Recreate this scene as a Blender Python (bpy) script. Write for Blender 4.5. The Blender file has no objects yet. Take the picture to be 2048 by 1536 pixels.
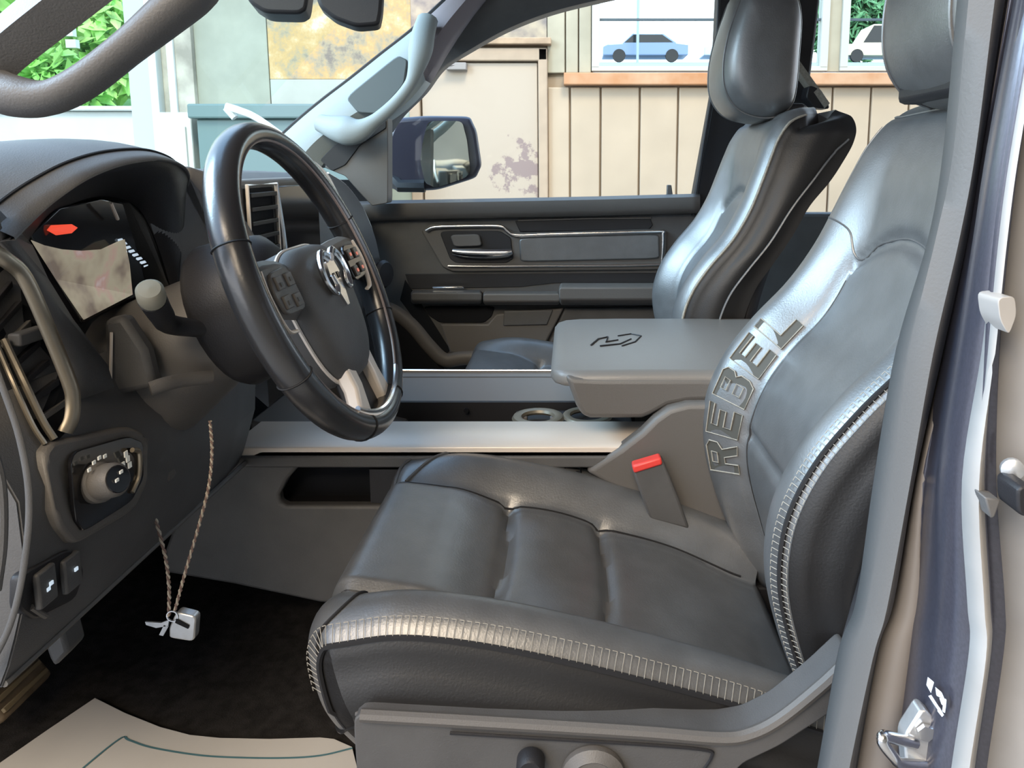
import bpy, bmesh, math, random
from mathutils import Vector, Matrix, noise
random.seed(7)
C = bpy.context.scene.collection
V = Vector
# ---------------------------------------------------------------- camera, world, lights, exposure
PITCH, FPX, PX, PY, EYE = math.radians(8.6), 1500.0, 1140.0, 557.0, 1.40
cam_d = bpy.data.cameras.new('camera'); cam = bpy.data.objects.new('camera', cam_d); C.objects.link(cam)
cam.location = (0, 0, EYE); cam.rotation_euler = (math.pi/2 - PITCH, 0, 0)
cam_d.sensor_width = 36; cam_d.lens = FPX/2048*36
cam_d.shift_x = (1024-PX)/2048; cam_d.shift_y = (PY-768)/2048
cam_d.clip_start = .02; cam_d.clip_end = 300
bpy.context.scene.camera = cam
sc = bpy.context.scene
vs = sc.view_settings
vs.view_transform = 'Standard'; vs.look = 'None'; vs.gamma = 1; vs.exposure = 0.15; vs.use_curve_mapping = False
world = bpy.data.worlds.new('sky'); sc.world = world; world.use_nodes = True
wn = world.node_tree.nodes; wl = world.node_tree.links
bg = wn['Background']; tc = wn.new('ShaderNodeTexCoord'); sp = wn.new('ShaderNodeSeparateXYZ'); rmp = wn.new('ShaderNodeValToRGB')
wl.new(tc.outputs['Generated'], sp.inputs[0]); wl.new(sp.outputs['Z'], rmp.inputs[0]); wl.new(rmp.outputs[0], bg.inputs[0])
rmp.color_ramp.elements[0].position = 0.0; rmp.color_ramp.elements[0].color = (.97, .98, 1, 1)
rmp.color_ramp.elements[1].position = .75; rmp.color_ramp.elements[1].color = (.40, .63, 1, 1)
bg.inputs[1].default_value = 3.1
sun_d = bpy.data.lights.new('sun', 'SUN'); sun_d.energy = 3.1; sun_d.angle = math.radians(18); sun_d.color = (1, .82, .58)
sun = bpy.data.objects.new('sun', sun_d); C.objects.link(sun)
sun.rotation_euler = (math.radians(42), math.radians(0), math.radians(16)); sun.location = (0, -2, 8)

ar_d = bpy.data.lights.new('cool_fill_light', 'AREA'); ar_d.energy = 205; ar_d.size = 1.6; ar_d.color = (.60, .80, 1)  # unseen cool fill, added to brighten the seat backs through the windshield
ar = bpy.data.objects.new('cool_fill_light', ar_d); C.objects.link(ar); ar.location = (-2.9, .9, 3.2)
ar.rotation_euler = (V((.25, .95, 1.15))-V(ar.location)).to_track_quat('-Z', 'Y').to_euler()

wm_d = bpy.data.lights.new('warm_fill_light', 'AREA'); wm_d.energy = 180; wm_d.size = 1.8; wm_d.color = (1, .83, .62)  # unseen warm fill, added behind the camera to warm the cushion and tops
wm = bpy.data.objects.new('warm_fill_light', wm_d); C.objects.link(wm); wm.location = (-.7, -1.5, 3.4)
wm.rotation_euler = (V((-.1, .9, .95))-V(wm.location)).to_track_quat('-Z', 'Y').to_euler()

# ---------------------------------------------------------------- helpers
cp, sn = math.cos(PITCH), math.sin(PITCH)
def ray(x, y):
    u = (x-PX)/FPX; v = -(y-PY)/FPX
    return u, cp+v*sn, -sn+v*cp
def P(x, y, Y):                      # where a sight line meets the upright plane at distance Y
    d = ray(x, y); s = Y/d[1]; return V((d[0]*s, Y, EYE+d[2]*s))
def PZ(x, y, z):                     # ... meets the level plane at height z
    d = ray(x, y); s = (z-EYE)/d[2]; return V((d[0]*s, d[1]*s, z))

def lerp(a, b, t): return a+(b-a)*t
def smooth01(t): t = max(0, min(1, t)); return t*t*(3-2*t)
def catmull(pts, n, closed=False):   # dense smooth curve through points
    m = len(pts); out = []
    segs = m if closed else m-1
    for i in range(segs):
        p1, p2 = pts[i], pts[(i+1) % m]
        p0 = pts[(i-1) % m] if (closed or i > 0) else p1+(p1-p2)
        p3 = pts[(i+2) % m] if (closed or i < m-2) else p2+(p2-p1)
        for k in range(n):
            t = k/n; t2 = t*t; t3 = t2*t
            out.append(.5*((2*p1)+(p2-p0)*t+(2*p0-5*p1+4*p2-p3)*t2+(3*p1-p0-3*p2+p3)*t3))
    if not closed: out.append(pts[-1].copy())
    return out
def table(tb):                        # smooth lookup through (v, value)
    def f(v):
        if v <= tb[0][0]: return tb[0][1]
        for i in range(len(tb)-1):
            if v <= tb[i+1][0]:
                t = (v-tb[i][0])/(tb[i+1][0]-tb[i][0]); return lerp(tb[i][1], tb[i+1][1], smooth01(t)*.5+t*.5)
        return tb[-1][1]
    return f

class MB:
    def __init__(s): s.v = []; s.f = []
    def add(s, vs, fs):
        o = len(s.v); s.v += [tuple(v) for v in vs]; s.f += [tuple(i+o for i in f) for f in fs]
    def box(s, c, h, ax=None):
        c = V(c); ax = ax or (V((1,0,0)), V((0,1,0)), V((0,0,1)))
        vs = [c+ax[0]*h[0]*i+ax[1]*h[1]*j+ax[2]*h[2]*k for i in (-1,1) for j in (-1,1) for k in (-1,1)]
        s.add(vs, [(0,1,3,2),(4,6,7,5),(0,4,5,1),(2,3,7,6),(0,2,6,4),(1,5,7,3)]); return s
    def box2(s, a, b): a, b = V(a), V(b); return s.box((a+b)/2, [abs(x)/2 for x in (b-a)])
    def prism(s, poly, vec):
        n = len(poly); vec = V(vec); vs = [V(p) for p in poly]+[V(p)+vec for p in poly]
        s.add(vs, [tuple(range(n))[::-1], tuple(range(n, 2*n))]+[(i, (i+1) % n, n+(i+1) % n, n+i) for i in range(n)]); return s
    def loft(s, rings, cap=True, closed=False):
        n = len(rings[0]); m = len(rings); vs = [p for r in rings for p in r]; fs = []
        for k in range(m if closed else m-1):
            a = k*n; b = ((k+1) % m)*n
            fs += [(a+i, a+(i+1) % n, b+(i+1) % n, b+i) for i in range(n)]
        if cap and not closed: fs += [tuple(range(n))[::-1], tuple(range((m-1)*n, m*n))]
        s.add(vs, fs); return s
    def grid(s, rows):
        n = len(rows[0]); vs = [p for r in rows for p in r]
        s.add(vs, [(k*n+i, k*n+i+1, (k+1)*n+i+1, (k+1)*n+i) for k in range(len(rows)-1) for i in range(n-1)]); return s
    def tube(s, pts, r, n=8, closed=False, flat=1.0, up=None):
        pts = [V(p) for p in pts]; m = len(pts); rings = []; prev = None
        for i, p in enumerate(pts):
            if closed: t = pts[(i+1) % m]-pts[i-1]
            else: t = pts[min(i+1, m-1)]-pts[max(i-1, 0)]
            if t.length < 1e-9: t = V((0,0,1))
            t.normalize()
            a = V(up) if up is not None else (prev if prev is not None else (V((0,0,1)) if abs(t.z) < .9 else V((1,0,0))))
            a = a-t*a.dot(t)
            if a.length < 1e-6: a = V((1,0,0))-t*t.x
            a.normalize(); prev = a; b = t.cross(a)
            rr = r(i/(m-1)) if callable(r) else r
            rings.append([p+a*rr*math.cos(2*math.pi*k/n)+b*rr*flat*math.sin(2*math.pi*k/n) for k in range(n)])
        return s.loft(rings, closed=closed)
    def lathe(s, c, axis, prof, n=24):   # prof: (radius, distance along axis)
        c, ax = V(c), V(axis).normalized(); a = ax.orthogonal().normalized(); b = ax.cross(a)
        return s.loft([[c+ax*d+(a*math.cos(2*math.pi*k/n)+b*math.sin(2*math.pi*k/n))*r for k in range(n)] for r, d in prof])
    def build(s, name, m, parent=None, smooth=True, bevel=0, sub=0, solid=0, auto=40, segs=2):
        me = bpy.data.meshes.new(name); me.from_pydata(s.v, [], s.f); me.materials.append(m)
        bm = bmesh.new(); bm.from_mesh(me); bmesh.ops.recalc_face_normals(bm, faces=bm.faces); bm.to_mesh(me); bm.free()
        o = bpy.data.objects.new(name, me); C.objects.link(o)
        if parent is not None:
            o.parent = parent
            r = parent
            while r.parent is not None: r = r.parent
            if r is parent: o.matrix_parent_inverse = Matrix.Translation(-V(parent.location))
        if smooth:
            for p in me.polygons: p.use_smooth = True
            if auto: me.set_sharp_from_angle(angle=math.radians(auto))
        if solid:
            k = o.modifiers.new('solid', 'SOLIDIFY'); k.thickness = solid; k.offset = 0
        if bevel:
            k = o.modifiers.new('bevel', 'BEVEL'); k.width = bevel; k.segments = segs; k.limit_method = 'ANGLE'; k.angle_limit = math.radians(35)
            k.harden_normals = False
        if sub:
            k = o.modifiers.new('sub', 'SUBSURF'); k.levels = k.render_levels = sub
        return o
def tag(o, label=None, cat=None, group=None, kind=None):
    if label: o['label'] = label
    if cat: o['category'] = cat
    if group: o['group'] = group
    if kind: o['kind'] = kind
    return o
def thing(name, label, cat, loc, group=None):
    o = bpy.data.objects.new(name, None); C.objects.link(o); o.location = loc; o.empty_display_size = .05
    return tag(o, label, cat, group)
def slab(pix, Y, th, grow=0):         # outline seen in the upright plane at Y, made th thick going away
    m = MB(); poly = [P(a, b, Y) for a, b in pix]; m.prism(poly, (0, th, 0)); return m
def rounded(pix, n=4, k=.25):         # cut corners of an outline
    out = []; m = len(pix)
    for i in range(m):
        a, b, c = V((*pix[i-1], 0)), V((*pix[i], 0)), V((*pix[(i+1) % m], 0))
        p, q = b+(a-b)*k, b+(c-b)*k
        for j in range(n+1):
            t = j/n; w = p*(1-t)**2+b*2*t*(1-t)+q*t*t; out.append((w.x, w.y))
    return out

# ---------------------------------------------------------------- materials
def mat(name, col, rough=.5, metal=0, spec=.5, coat=0, grain=0, gscale=300, var=0, vscale=8, emit=None, col2=None, trans=0, ior=None):
    m = bpy.data.materials.new(name); m.use_nodes = True; n = m.node_tree.nodes; l = m.node_tree.links; b = n['Principled BSDF']
    b.inputs['Base Color'].default_value = (*col, 1); b.inputs['Roughness'].default_value = rough; b.inputs['Metallic'].default_value = metal
    b.inputs['Specular IOR Level'].default_value = spec; b.inputs['Coat Weight'].default_value = coat; b.inputs['Coat Roughness'].default_value = .25
    if ior: b.inputs['IOR'].default_value = ior
    if trans: b.inputs['Transmission Weight'].default_value = trans
    t = n.new('ShaderNodeTexCoord')
    if var or col2:
        z = n.new('ShaderNodeTexNoise'); z.inputs['Scale'].default_value = vscale; z.inputs['Detail'].default_value = 5
        l.new(t.outputs['Object'], z.inputs['Vector'])
        r = n.new('ShaderNodeValToRGB'); l.new(z.outputs['Fac'], r.inputs[0]); l.new(r.outputs[0], b.inputs['Base Color'])
        r.color_ramp.elements[0].position = .35; r.color_ramp.elements[1].position = .65
        c2 = col2 or tuple(min(1, c*(1+var)) for c in col); c1 = col if col2 else tuple(c*(1-var) for c in col)
        r.color_ramp.elements[0].color = (*c1, 1); r.color_ramp.elements[1].color = (*c2, 1)
    if grain:
        z = n.new('ShaderNodeTexNoise'); z.inputs['Scale'].default_value = gscale; z.inputs['Detail'].default_value = 3
        l.new(t.outputs['Object'], z.inputs['Vector'])
        bu = n.new('ShaderNodeBump'); bu.inputs['Strength'].default_value = grain; bu.inputs['Distance'].default_value = .001
        l.new(z.outputs['Fac'], bu.inputs['Height']); l.new(bu.outputs[0], b.inputs['Normal'])
    if emit: b.inputs['Emission Color'].default_value = (*emit[0], 1); b.inputs['Emission Strength'].default_value = emit[1]
    return m
M = dict(
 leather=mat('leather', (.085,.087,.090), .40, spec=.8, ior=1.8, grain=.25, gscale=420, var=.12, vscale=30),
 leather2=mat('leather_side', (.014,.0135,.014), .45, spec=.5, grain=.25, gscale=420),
 plastic=mat('soft_plastic', (.085,.084,.085), .55, spec=.5, grain=.3, gscale=700, var=.08, vscale=20),
 plastic_l=mat('lighter_plastic', (.115,.108,.102), .5, spec=.5, grain=.3, gscale=700),
 plastic_d=mat('dark_plastic', (.018,.018,.021), .5, spec=.4, grain=.2, gscale=700),
 gloss=mat('gloss_black', (.008,.008,.01), .12, spec=.6),
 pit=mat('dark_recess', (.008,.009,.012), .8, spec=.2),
 silver=mat('brushed_silver', (.78,.70,.62), .45, metal=.25, spec=.5, grain=.1, gscale=200),
 bronze=mat('bronze_trim', (.36,.31,.24), .35, metal=.85),
 chrome=mat('chrome', (.75,.75,.76), .18, metal=1),
 thread=mat('thread', (.30,.28,.24), .7, var=.15, vscale=200),
 thread_d=mat('dark_thread', (.01,.01,.012), .8),
 red=mat('red_plastic', (.75,.06,.05), .4),
 white=mat('white_paint', (.50,.56,.55), .5, var=.04, vscale=3),
 alight=mat('pale_trim', (.27,.30,.30), .6, grain=.3, gscale=500),
 head=mat('headliner', (.20,.17,.18), .85),
 carpet=mat('carpet', (.022,.020,.019), .95, spec=.1, grain=.8, gscale=500, var=.3, vscale=60),
 paper=mat('paper', (.50,.47,.43), .75, var=.04, vscale=9),
 ink=mat('teal_ink', (.07,.16,.18), .6),
 paint=mat('charcoal_paint', (.060,.062,.085), .28, metal=.35, coat=.6, var=.1, vscale=400),
 paint_l=mat('paint_reflection', (.44,.42,.40), .4, metal=.1, var=.12, vscale=12),  # charcoal paint with its beige reflection put into the base colour
 rubber=mat('seal_rubber', (.115,.112,.11), .55, grain=.2, gscale=500),
 rubber_d=mat('black_rubber', (.012,.012,.014), .6),
 steel=mat('steel', (.62,.64,.66), .3, metal=.7, var=.1, vscale=60),
)
def glass_mat(name, tint=(1,1,1), gl=.06):
    m = bpy.data.materials.new(name); m.use_nodes = True; n = m.node_tree.nodes; l = m.node_tree.links; n.remove(n['Principled BSDF'])
    tr = n.new('ShaderNodeBsdfTransparent'); tr.inputs[0].default_value = (*tint, 1)
    g = n.new('ShaderNodeBsdfGlossy'); g.inputs['Roughness'].default_value = .02
    mx = n.new('ShaderNodeMixShader'); mx.inputs[0].default_value = gl
    l.new(tr.outputs[0], mx.inputs[1]); l.new(g.outputs[0], mx.inputs[2]); l.new(mx.outputs[0], n['Material Output'].inputs[0])
    return m
M['glass'] = glass_mat('window_glass', (.97,1,.99), .015)
M['shield'] = glass_mat('windshield_glass', (.90,.98,.96), .035)

# ---------------------------------------------------------------- the building and what lies around
WY = 5.0
def struct(o): o['kind'] = 'structure'; return o
ground = struct(MB().box2((-30, -12, -.2), (20, 11.5, 0)).build('ground', mat('ground_concrete', (.34,.31,.27), .8, var=.12, vscale=2), smooth=False))
cream = mat('cream_panel', (.43,.345,.255), .6, var=.05, vscale=3)
wall = struct(thing('wall_back', None, None, (0, WY, 0)))
def wpart(name, x0, z0, x1, z1, m, y0=WY, th=.06, bevel=.004):
    return MB().box2((x0, y0, z0), (x1, y0+th, z1)).build(name, m, wall, smooth=False, bevel=bevel)
gar = mat('garage_wall', (.34,.30,.25), .85, var=.08, vscale=2)
struct(MB().box2((-1.6, -4.2, 3.6), (6, 1.0, 3.75)).build('ceiling', gar, smooth=False))
struct(MB().box2((-1.6, -4.2, 0), (6, -4.0, 3.6)).build('wall_near', gar, smooth=False))
struct(MB().box2((5.9, -4.0, 0), (6.05, 1.0, 3.6)).build('wall_rear', gar, smooth=False))
# siding panels under and beside the window, one by one with recessed joints
x = -.15
edges = [-.15, .0, .2, .455, .705, .95, 1.21, 1.46, 1.71, 1.96, 2.21, 2.46, 2.71, 2.96, 3.21]
for a, b in zip(edges[:-1], edges[1:]):
    o = MB().box2((a+.006, WY, 0), (b-.006, WY+.05, 1.90)).build('siding_panel', cream, wall, smooth=False, bevel=.008)
MB().box2((-.2, WY+.03, 0), (3.4, WY+.08, 1.97)).build('backing_board', mat('joint_shadow', (.30,.23,.16), .8), wall, smooth=False)
jm = mat('joint_brown', (.22,.18,.12), .8)
MB().box2((-.2, WY+.04, 1.97), (.15, WY+.09, 3.3)).build('backing_board', jm, wall, smooth=False)
MB().box2((-1.08, WY+.035, 0), (-.14, WY+.09, 2.3)).build('backing_board', jm, wall, smooth=False)
yel = mat('yellowed_panel', (.36,.33,.25), .65, var=.1, vscale=5)
for a, b in ((-.15,-.03), (-.03,.055), (.055,.14)):
    MB().box2((a+.004, WY, 1.99), (b-.004, WY+.05, 3.2)).build('siding_panel', yel, wall, smooth=False, bevel=.006)
for a, b in ((1.66,1.74),): MB().box2((a, WY, 2.0), (b, WY+.05, 3.2)).build('siding_panel', yel, wall, smooth=False)
wpart('lintel_panel', .14, 2.62, 3.2, 3.4, yel)
wpart('upper_panel', -2.42, 2.62, -.15, 3.4, mat('upper_wall', (.32,.31,.28), .8, var=.2, vscale=4))
green = mat('pale_green_wall', (.26,.29,.24), .75, var=.1, vscale=4)
wpart('painted_panel', -2.42, 0, -1.95, 2.62, green)
def peel():
    m = bpy.data.materials.new('peeling_paint'); m.use_nodes = True; n = m.node_tree.nodes; l = m.node_tree.links; b = n['Principled BSDF']
    t = n.new('ShaderNodeTexCoord'); z = n.new('ShaderNodeTexNoise'); z.inputs['Scale'].default_value = 4; z.inputs['Detail'].default_value = 9; z.inputs['Roughness'].default_value = .7
    l.new(t.outputs['Object'], z.inputs['Vector']); r = n.new('ShaderNodeValToRGB'); l.new(z.outputs['Fac'], r.inputs[0]); l.new(r.outputs[0], b.inputs['Base Color'])
    e = r.color_ramp.elements; e[0].position = .36; e[0].color = (.16,.15,.13,1); e[1].position = .66; e[1].color = (.55,.53,.43,1)
    for p, c in ((.43,(.28,.26,.18,1)), (.50,(.42,.30,.13,1)), (.57,(.46,.36,.19,1))): q = e.new(p); q.color = c
    b.inputs['Roughness'].default_value = .8; return m
wpart('peeling_panel', -1.945, 1.95, -1.02, 2.62, peel())
wpart('painted_panel', -1.945, 0, -1.02, 1.95, mat('pale_wall', (.32,.37,.33), .75, var=.08, vscale=4))
stain = bpy.data.materials.new('door_paint'); stain.use_nodes = True
n = stain.node_tree.nodes; l = stain.node_tree.links
t = n.new('ShaderNodeTexCoord'); z = n.new('ShaderNodeTexNoise'); z.inputs['Scale'].default_value = 11; z.inputs['Detail'].default_value = 8; z.inputs['Roughness'].default_value = .65
l.new(t.outputs['Object'], z.inputs['Vector'])
gd = n.new('ShaderNodeVectorMath'); gd.operation = 'DISTANCE'; gd.inputs[1].default_value = (-.32, WY, 1.38); l.new(t.outputs['Object'], gd.inputs[0])
mr = n.new('ShaderNodeMapRange'); mr.inputs[1].default_value = .45; mr.inputs[2].default_value = .05; mr.inputs[3].default_value = -.25; mr.inputs[4].default_value = .16; l.new(gd.outputs['Value'], mr.inputs[0])
ad = n.new('ShaderNodeMath'); l.new(z.outputs['Fac'], ad.inputs[0]); l.new(mr.outputs[0], ad.inputs[1])
r = n.new('ShaderNodeValToRGB'); r.color_ramp.elements[0].position = .56; r.color_ramp.elements[0].color = (.41,.34,.27,1); r.color_ramp.elements[1].position = .62; r.color_ramp.elements[1].color = (.24,.18,.17,1)
l.new(ad.outputs[0], r.inputs[0]); l.new(r.outputs[0], n['Principled BSDF'].inputs['Base Color']); n['Principled BSDF'].inputs['Roughness'].default_value = .6
door = struct(thing('door_1', None, None, (-.6, WY, 0)))
MB().box2((-.96, WY-.02, .02), (-.21, WY+.03, 2.05)).build('door_leaf', stain, door, smooth=False, bevel=.006)
fm = MB(); fm.box2((-1.04, WY-.05, 0), (-.97, WY+.05, 2.14)); fm.box2((-.205, WY-.05, 0), (-.145, WY+.05, 2.14)); fm.box2((-1.04, WY-.05, 2.06), (-.145, WY+.05, 2.14))
fm.build('door_frame', mat('frame_cream', (.38,.29,.21), .6, var=.08), door, smooth=False, bevel=.008)
MB().box2((-1.06, WY-.08, 2.16), (-.12, WY+.04, 2.20)).build('drip_ledge', mat('rusted_ledge', (.42,.30,.20), .8, var=.25), door, smooth=False, bevel=.005)
m = MB(); m.box2((-.79, WY-.09, 2.0), (-.66, WY-.02, 2.045)); m.tube([(-.72, WY-.08, 2.03), (-.9, WY-.13, 2.02)], .008, 6)
m.build('door_closer', mat('closer', (.25,.23,.22), .5), door, bevel=.004)
MB().box2((-1.02-.0, WY+.0, 2.2), (-.15, WY+.06, 2.62)).build('patched_panel', mat('patched_wall', (.17,.15,.15), .8, var=.35, vscale=9, col2=(.40,.34,.25)), wall, smooth=False)
def window(name, x0, x1):
    w = struct(thing(name, None, None, ((x0+x1)/2, WY, 2.0)))
    f = MB(); f.box2((x0, WY-.02, 2.02), (x0+.05, WY+.06, 2.62)); f.box2((x1-.05, WY-.02, 2.02), (x1, WY+.06, 2.62)); f.box2((x0, WY-.02, 2.0), (x1, WY+.06, 2.03)); f.box2((x0, WY-.02, 2.57), (x1, WY+.06, 2.62))
    f.build('window_frame', mat('window_frame_grey', (.45,.46,.42), .6), w, smooth=False, bevel=.004)
    MB().box2((x0+.05, WY, 2.318), (x1-.05, WY+.03, 2.33)).build('glazing_bar', mat('dark_bar', (.06,.09,.11), .5), w, smooth=False)
    MB().box2((x0+.05, WY+.01, 2.03), (x1-.05, WY+.016, 2.318)).build('pane', M['glass'], w, smooth=False)
    MB().box2((x0+.05, WY+.01, 2.33), (x1-.05, WY+.016, 2.57)).build('pane', M['glass'], w, smooth=False)
window('window_1', .14, 1.66); window('window_2', 1.74, 3.2)
struct(MB().box2((-.04, WY-.07, 1.91), (3.25, WY+.05, 1.985)).build('trim_1', mat('rust_sill', (.42,.19,.08), .7, var=.3, vscale=6, col2=(.50,.30,.18)), smooth=False, bevel=.006))
# corner posts where the wall ends and the open front begins
post = struct(thing('trim_2', None, None, (-2.55, WY, 0)))
gp = mat('weathered_post', (.33,.33,.28), .8, var=.3, vscale=6)
def bx(name, x0, x1, m, y=WY, z1=3.4, d=.1): MB().box2((x0, y, 0), (x1, y+d, z1)).build(name, m, post, smooth=False, bevel=.004)
bx('dark_post', -2.53, -2.42, gp, WY-.04); bx('white_strip', -2.575, -2.53, M['white'], WY-.06); bx('grey_strip', -2.64, -2.575, gp)
bx('white_strip', -2.69, -2.64, M['white'], WY-.07); bx('frosted_panel', -2.86, -2.69, mat('frosted', (.38,.44,.45), .4), WY)
# outside things
cabinet = thing('bench', 'dark teal metal bench against the pale wall beyond the steering wheel', 'bench', (-1.7, 4.6, 0))
teal = mat('teal_metal', (.10,.17,.17), .5)
MB().box2((-2.15, 4.3, 1.66), (-1.15, 4.95, 1.74)).build('bench_top', teal, cabinet, smooth=False, bevel=.01)
MB().box2((-2.12, 4.34, .75), (-1.18, 4.93, 1.66)).build('bench_body', teal, cabinet, smooth=False, bevel=.01)
for px_ in (-2.08, -1.22):
    for py_ in (4.38, 4.88): MB().box2((px_-.03, py_-.03, 0), (px_+.03, py_+.03, .75)).build('leg', teal, cabinet, smooth=False)
wb = thing('cupboard', 'small white cupboard standing left of the teal bench', 'cupboard', (-2.25, 4.6, 0))
MB().box2((-2.40, 4.4, 0), (-2.18, 4.95, 1.70)).build('body', M['white'], wb, smooth=False, bevel=.01)
MB().box2((-2.37, 4.385, .1), (-2.21, 4.4, 1.62)).build('door', mat('cupboard_door', (.55,.60,.58), .5), wb, smooth=False, bevel=.004)
lw = struct(MB().box2((-9, 6.6, 0), (-2.9, 6.9, 1.86)).build('wall_reflection', M['white'], smooth=False, bevel=.02))  # low wall stands in for the pale dash reflection in the windshield
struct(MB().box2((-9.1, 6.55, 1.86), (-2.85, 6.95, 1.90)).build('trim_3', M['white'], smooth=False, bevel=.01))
MB_ = MB
pier = struct(MB().box2((-3.62, 6.45, 0), (-3.38, 6.6, 1.78)).build('trim_4', mat('bright_pier', (.9,.9,.88), .5), smooth=False, bevel=.01))
bank = MB(); bank.grid([[V((x, y, z)) for x in (-30, -12, -6, -3, -1.5)] for y, z in ((6.95, 1.5), (9, 2.1), (12, 3.2), (14, 3.3), (26, 3.4), (60, 4))])
struct(bank.build('ground_bank', mat('lawn', (.22,.42,.12), .9, var=.3, vscale=1.5, col2=(.36,.55,.2))))
lot = MB(); lot.grid([[V((x, y, z)) for x in (-1.5, 12, 50)] for y, z in ((7.5, 1.5), (11, 2.3), (13, 2.7), (30, 5.2), (40, 6.65), (44, 7.1), (90, 9))])
struct(lot.build('ground_lot', mat('lot_concrete', (.30,.36,.42), .8, var=.05, vscale=.5)))
leafm = [mat('leaf_a', (.16,.40,.08), .5, var=.3, vscale=4), mat('leaf_b', (.30,.58,.16), .5, var=.3, vscale=4), mat('leaf_c', (.10,.26,.12), .5, var=.3, vscale=4), mat('leaf_d', (.32,.36,.28), .6, var=.3, vscale=4)]
bark = mat('bark', (.12,.08,.05), .9)
def shrub(name, label, c, r, n, lm, cat='shrub', size=.09, group=None, flowers=0):
    t = thing(name, label, cat, (c[0], c[1], c[2]-r[2]*1.1), group)
    m = MB()
    for i in range(n):
        d = V((random.gauss(0,1), random.gauss(0,1), random.gauss(0,1))).normalized()*(random.random()**.35)
        p = V((c[0]+d.x*r[0], c[1]+d.y*r[1], c[2]+d.z*r[2]))
        a = V((random.gauss(0,1), random.gauss(0,1), random.gauss(0,1))).normalized(); b = a.orthogonal().normalized(); s = size*random.uniform(.6, 1.4)
        cc = a.cross(b)*.12*s
        m.add([p-a*s, p+b*s*.45+cc, p+a*s, p-b*s*.45+cc], [(0,1,2),(0,2,3)])
    tag(m.build('foliage', lm, t, smooth=False), kind='stuff')
    s = MB()
    for k in range(4):
        q = V((c[0]+random.uniform(-.4,.4)*r[0], c[1]+random.uniform(-.3,.3)*r[1], c[2]))
        s.tube([(c[0], c[1], c[2]-r[2]*1.15), q], lambda t: .05*(1-t)+.015, 6)
    s.build('trunk', bark, t)
    if flowers:
        f = MB()
        for i in range(flowers):
            p = V((c[0]+random.uniform(-.8,.8)*r[0], c[1]-r[1]*.8-random.uniform(0,.3), c[2]+random.uniform(-.5,.1)*r[2]))
            f.box(p, (.05,.03,.04))
        tag(f.build('blossoms', M['white'], t, smooth=False), kind='stuff')
    return t
shrub('flowering_shrub', 'bright green shrub with white blossoms seen through the grab handle', (-5.7, 8.4, 2.75), (1.1,.6,.95), 2600, leafm[1], flowers=26, size=.11)
shrub('garden_bush', 'yellow green bush behind the flowering shrub at upper left', (-6.6, 11.2, 4.4), (1.3,.9,1.4), 2600, leafm[1], 'bush', .14)
shrub('grey_bush', 'greyish green bush beside the white garden post', (-4.0, 9.3, 2.6), (.6,.5,.75), 1800, leafm[3], 'bush', .08)
shrub('dark_bush', 'dark green bush above the wall that paints the windshield reflection, under the grey handle', (-5.0, 7.2, 2.0), (.7,.2,.5), 1600, leafm[0], 'bush', .09)
shrub('tall_tree', 'tall loose tree standing left of the frosted panel', (-3.7, 12.6, 4.6), (1.2,.8,1.6), 2600, leafm[2], 'tree', .13)
for i, (tx, lab) in enumerate(((18.0, 'teal green tree outside the right window, behind the parked cars'), (24.5, 'far tree at the right edge of the right window'))):
    shrub('window_tree', lab, (tx, 50, 11.0), (3.0,1.5,3.4), 3000, leafm[2], 'tree', .4)
def car(name, label, c, col, L=4.4, H=1.45):
    t = thing(name, label, 'car', c)
    x0, y0, z0 = c; pm = mat('car_paint', col, .3, coat=.5)
    prof = [(-L/2,.35),(-L/2,.78),(-L*.44,.9),(-L*.27,.95),(-L*.15,H),(L*.2,H),(L*.36,.98),(L/2,.9),(L/2,.35)]
    MB().prism([(x0+a, y0, z0+b) for a, b in prof], (0, 1.7, 0)).build('body', pm, t, smooth=False, bevel=.05)
    gl = [(-L*.25,.98),(-L*.145,H-.08),(L*.19,H-.08),(L*.32,.99)]
    MB().prism([(x0+a, y0-.01, z0+b) for a, b in gl], (0, .02, 0)).build('window', M['gloss'], t, smooth=False)
    for s in (-L*.31, L*.31): MB().lathe((x0+s, y0-.03, z0+.33), (0,1,0), [(.01,0),(.33,0),(.33,.2),(.01,.2)], 16).build('wheel', M['rubber_d'], t)
car('parked_car', 'blue grey car parked outside the left window', (3.9, 40, 6.66), (.16,.24,.38))
car('parked_car', 'pale silver car parked right of the blue grey one', (9.3, 41, 6.8), (.45,.52,.58))
car('parked_car', 'yellowish white van parked outside the right window', (16.3, 40, 6.66), (.8,.75,.5), 4.8, 1.9)
for lx, ly in ((3.4, 39), (12.6, 42)):
    tag(MB().tube([(lx, ly, 6.4), (lx, ly, 12)], .07, 8).build('lamp_post', mat('post_grey', (.3,.38,.42), .6)), 'thin grey post outside the window, %s' % ('nearer the door' if lx < 5 else 'nearer the headrest'), 'post')

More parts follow.
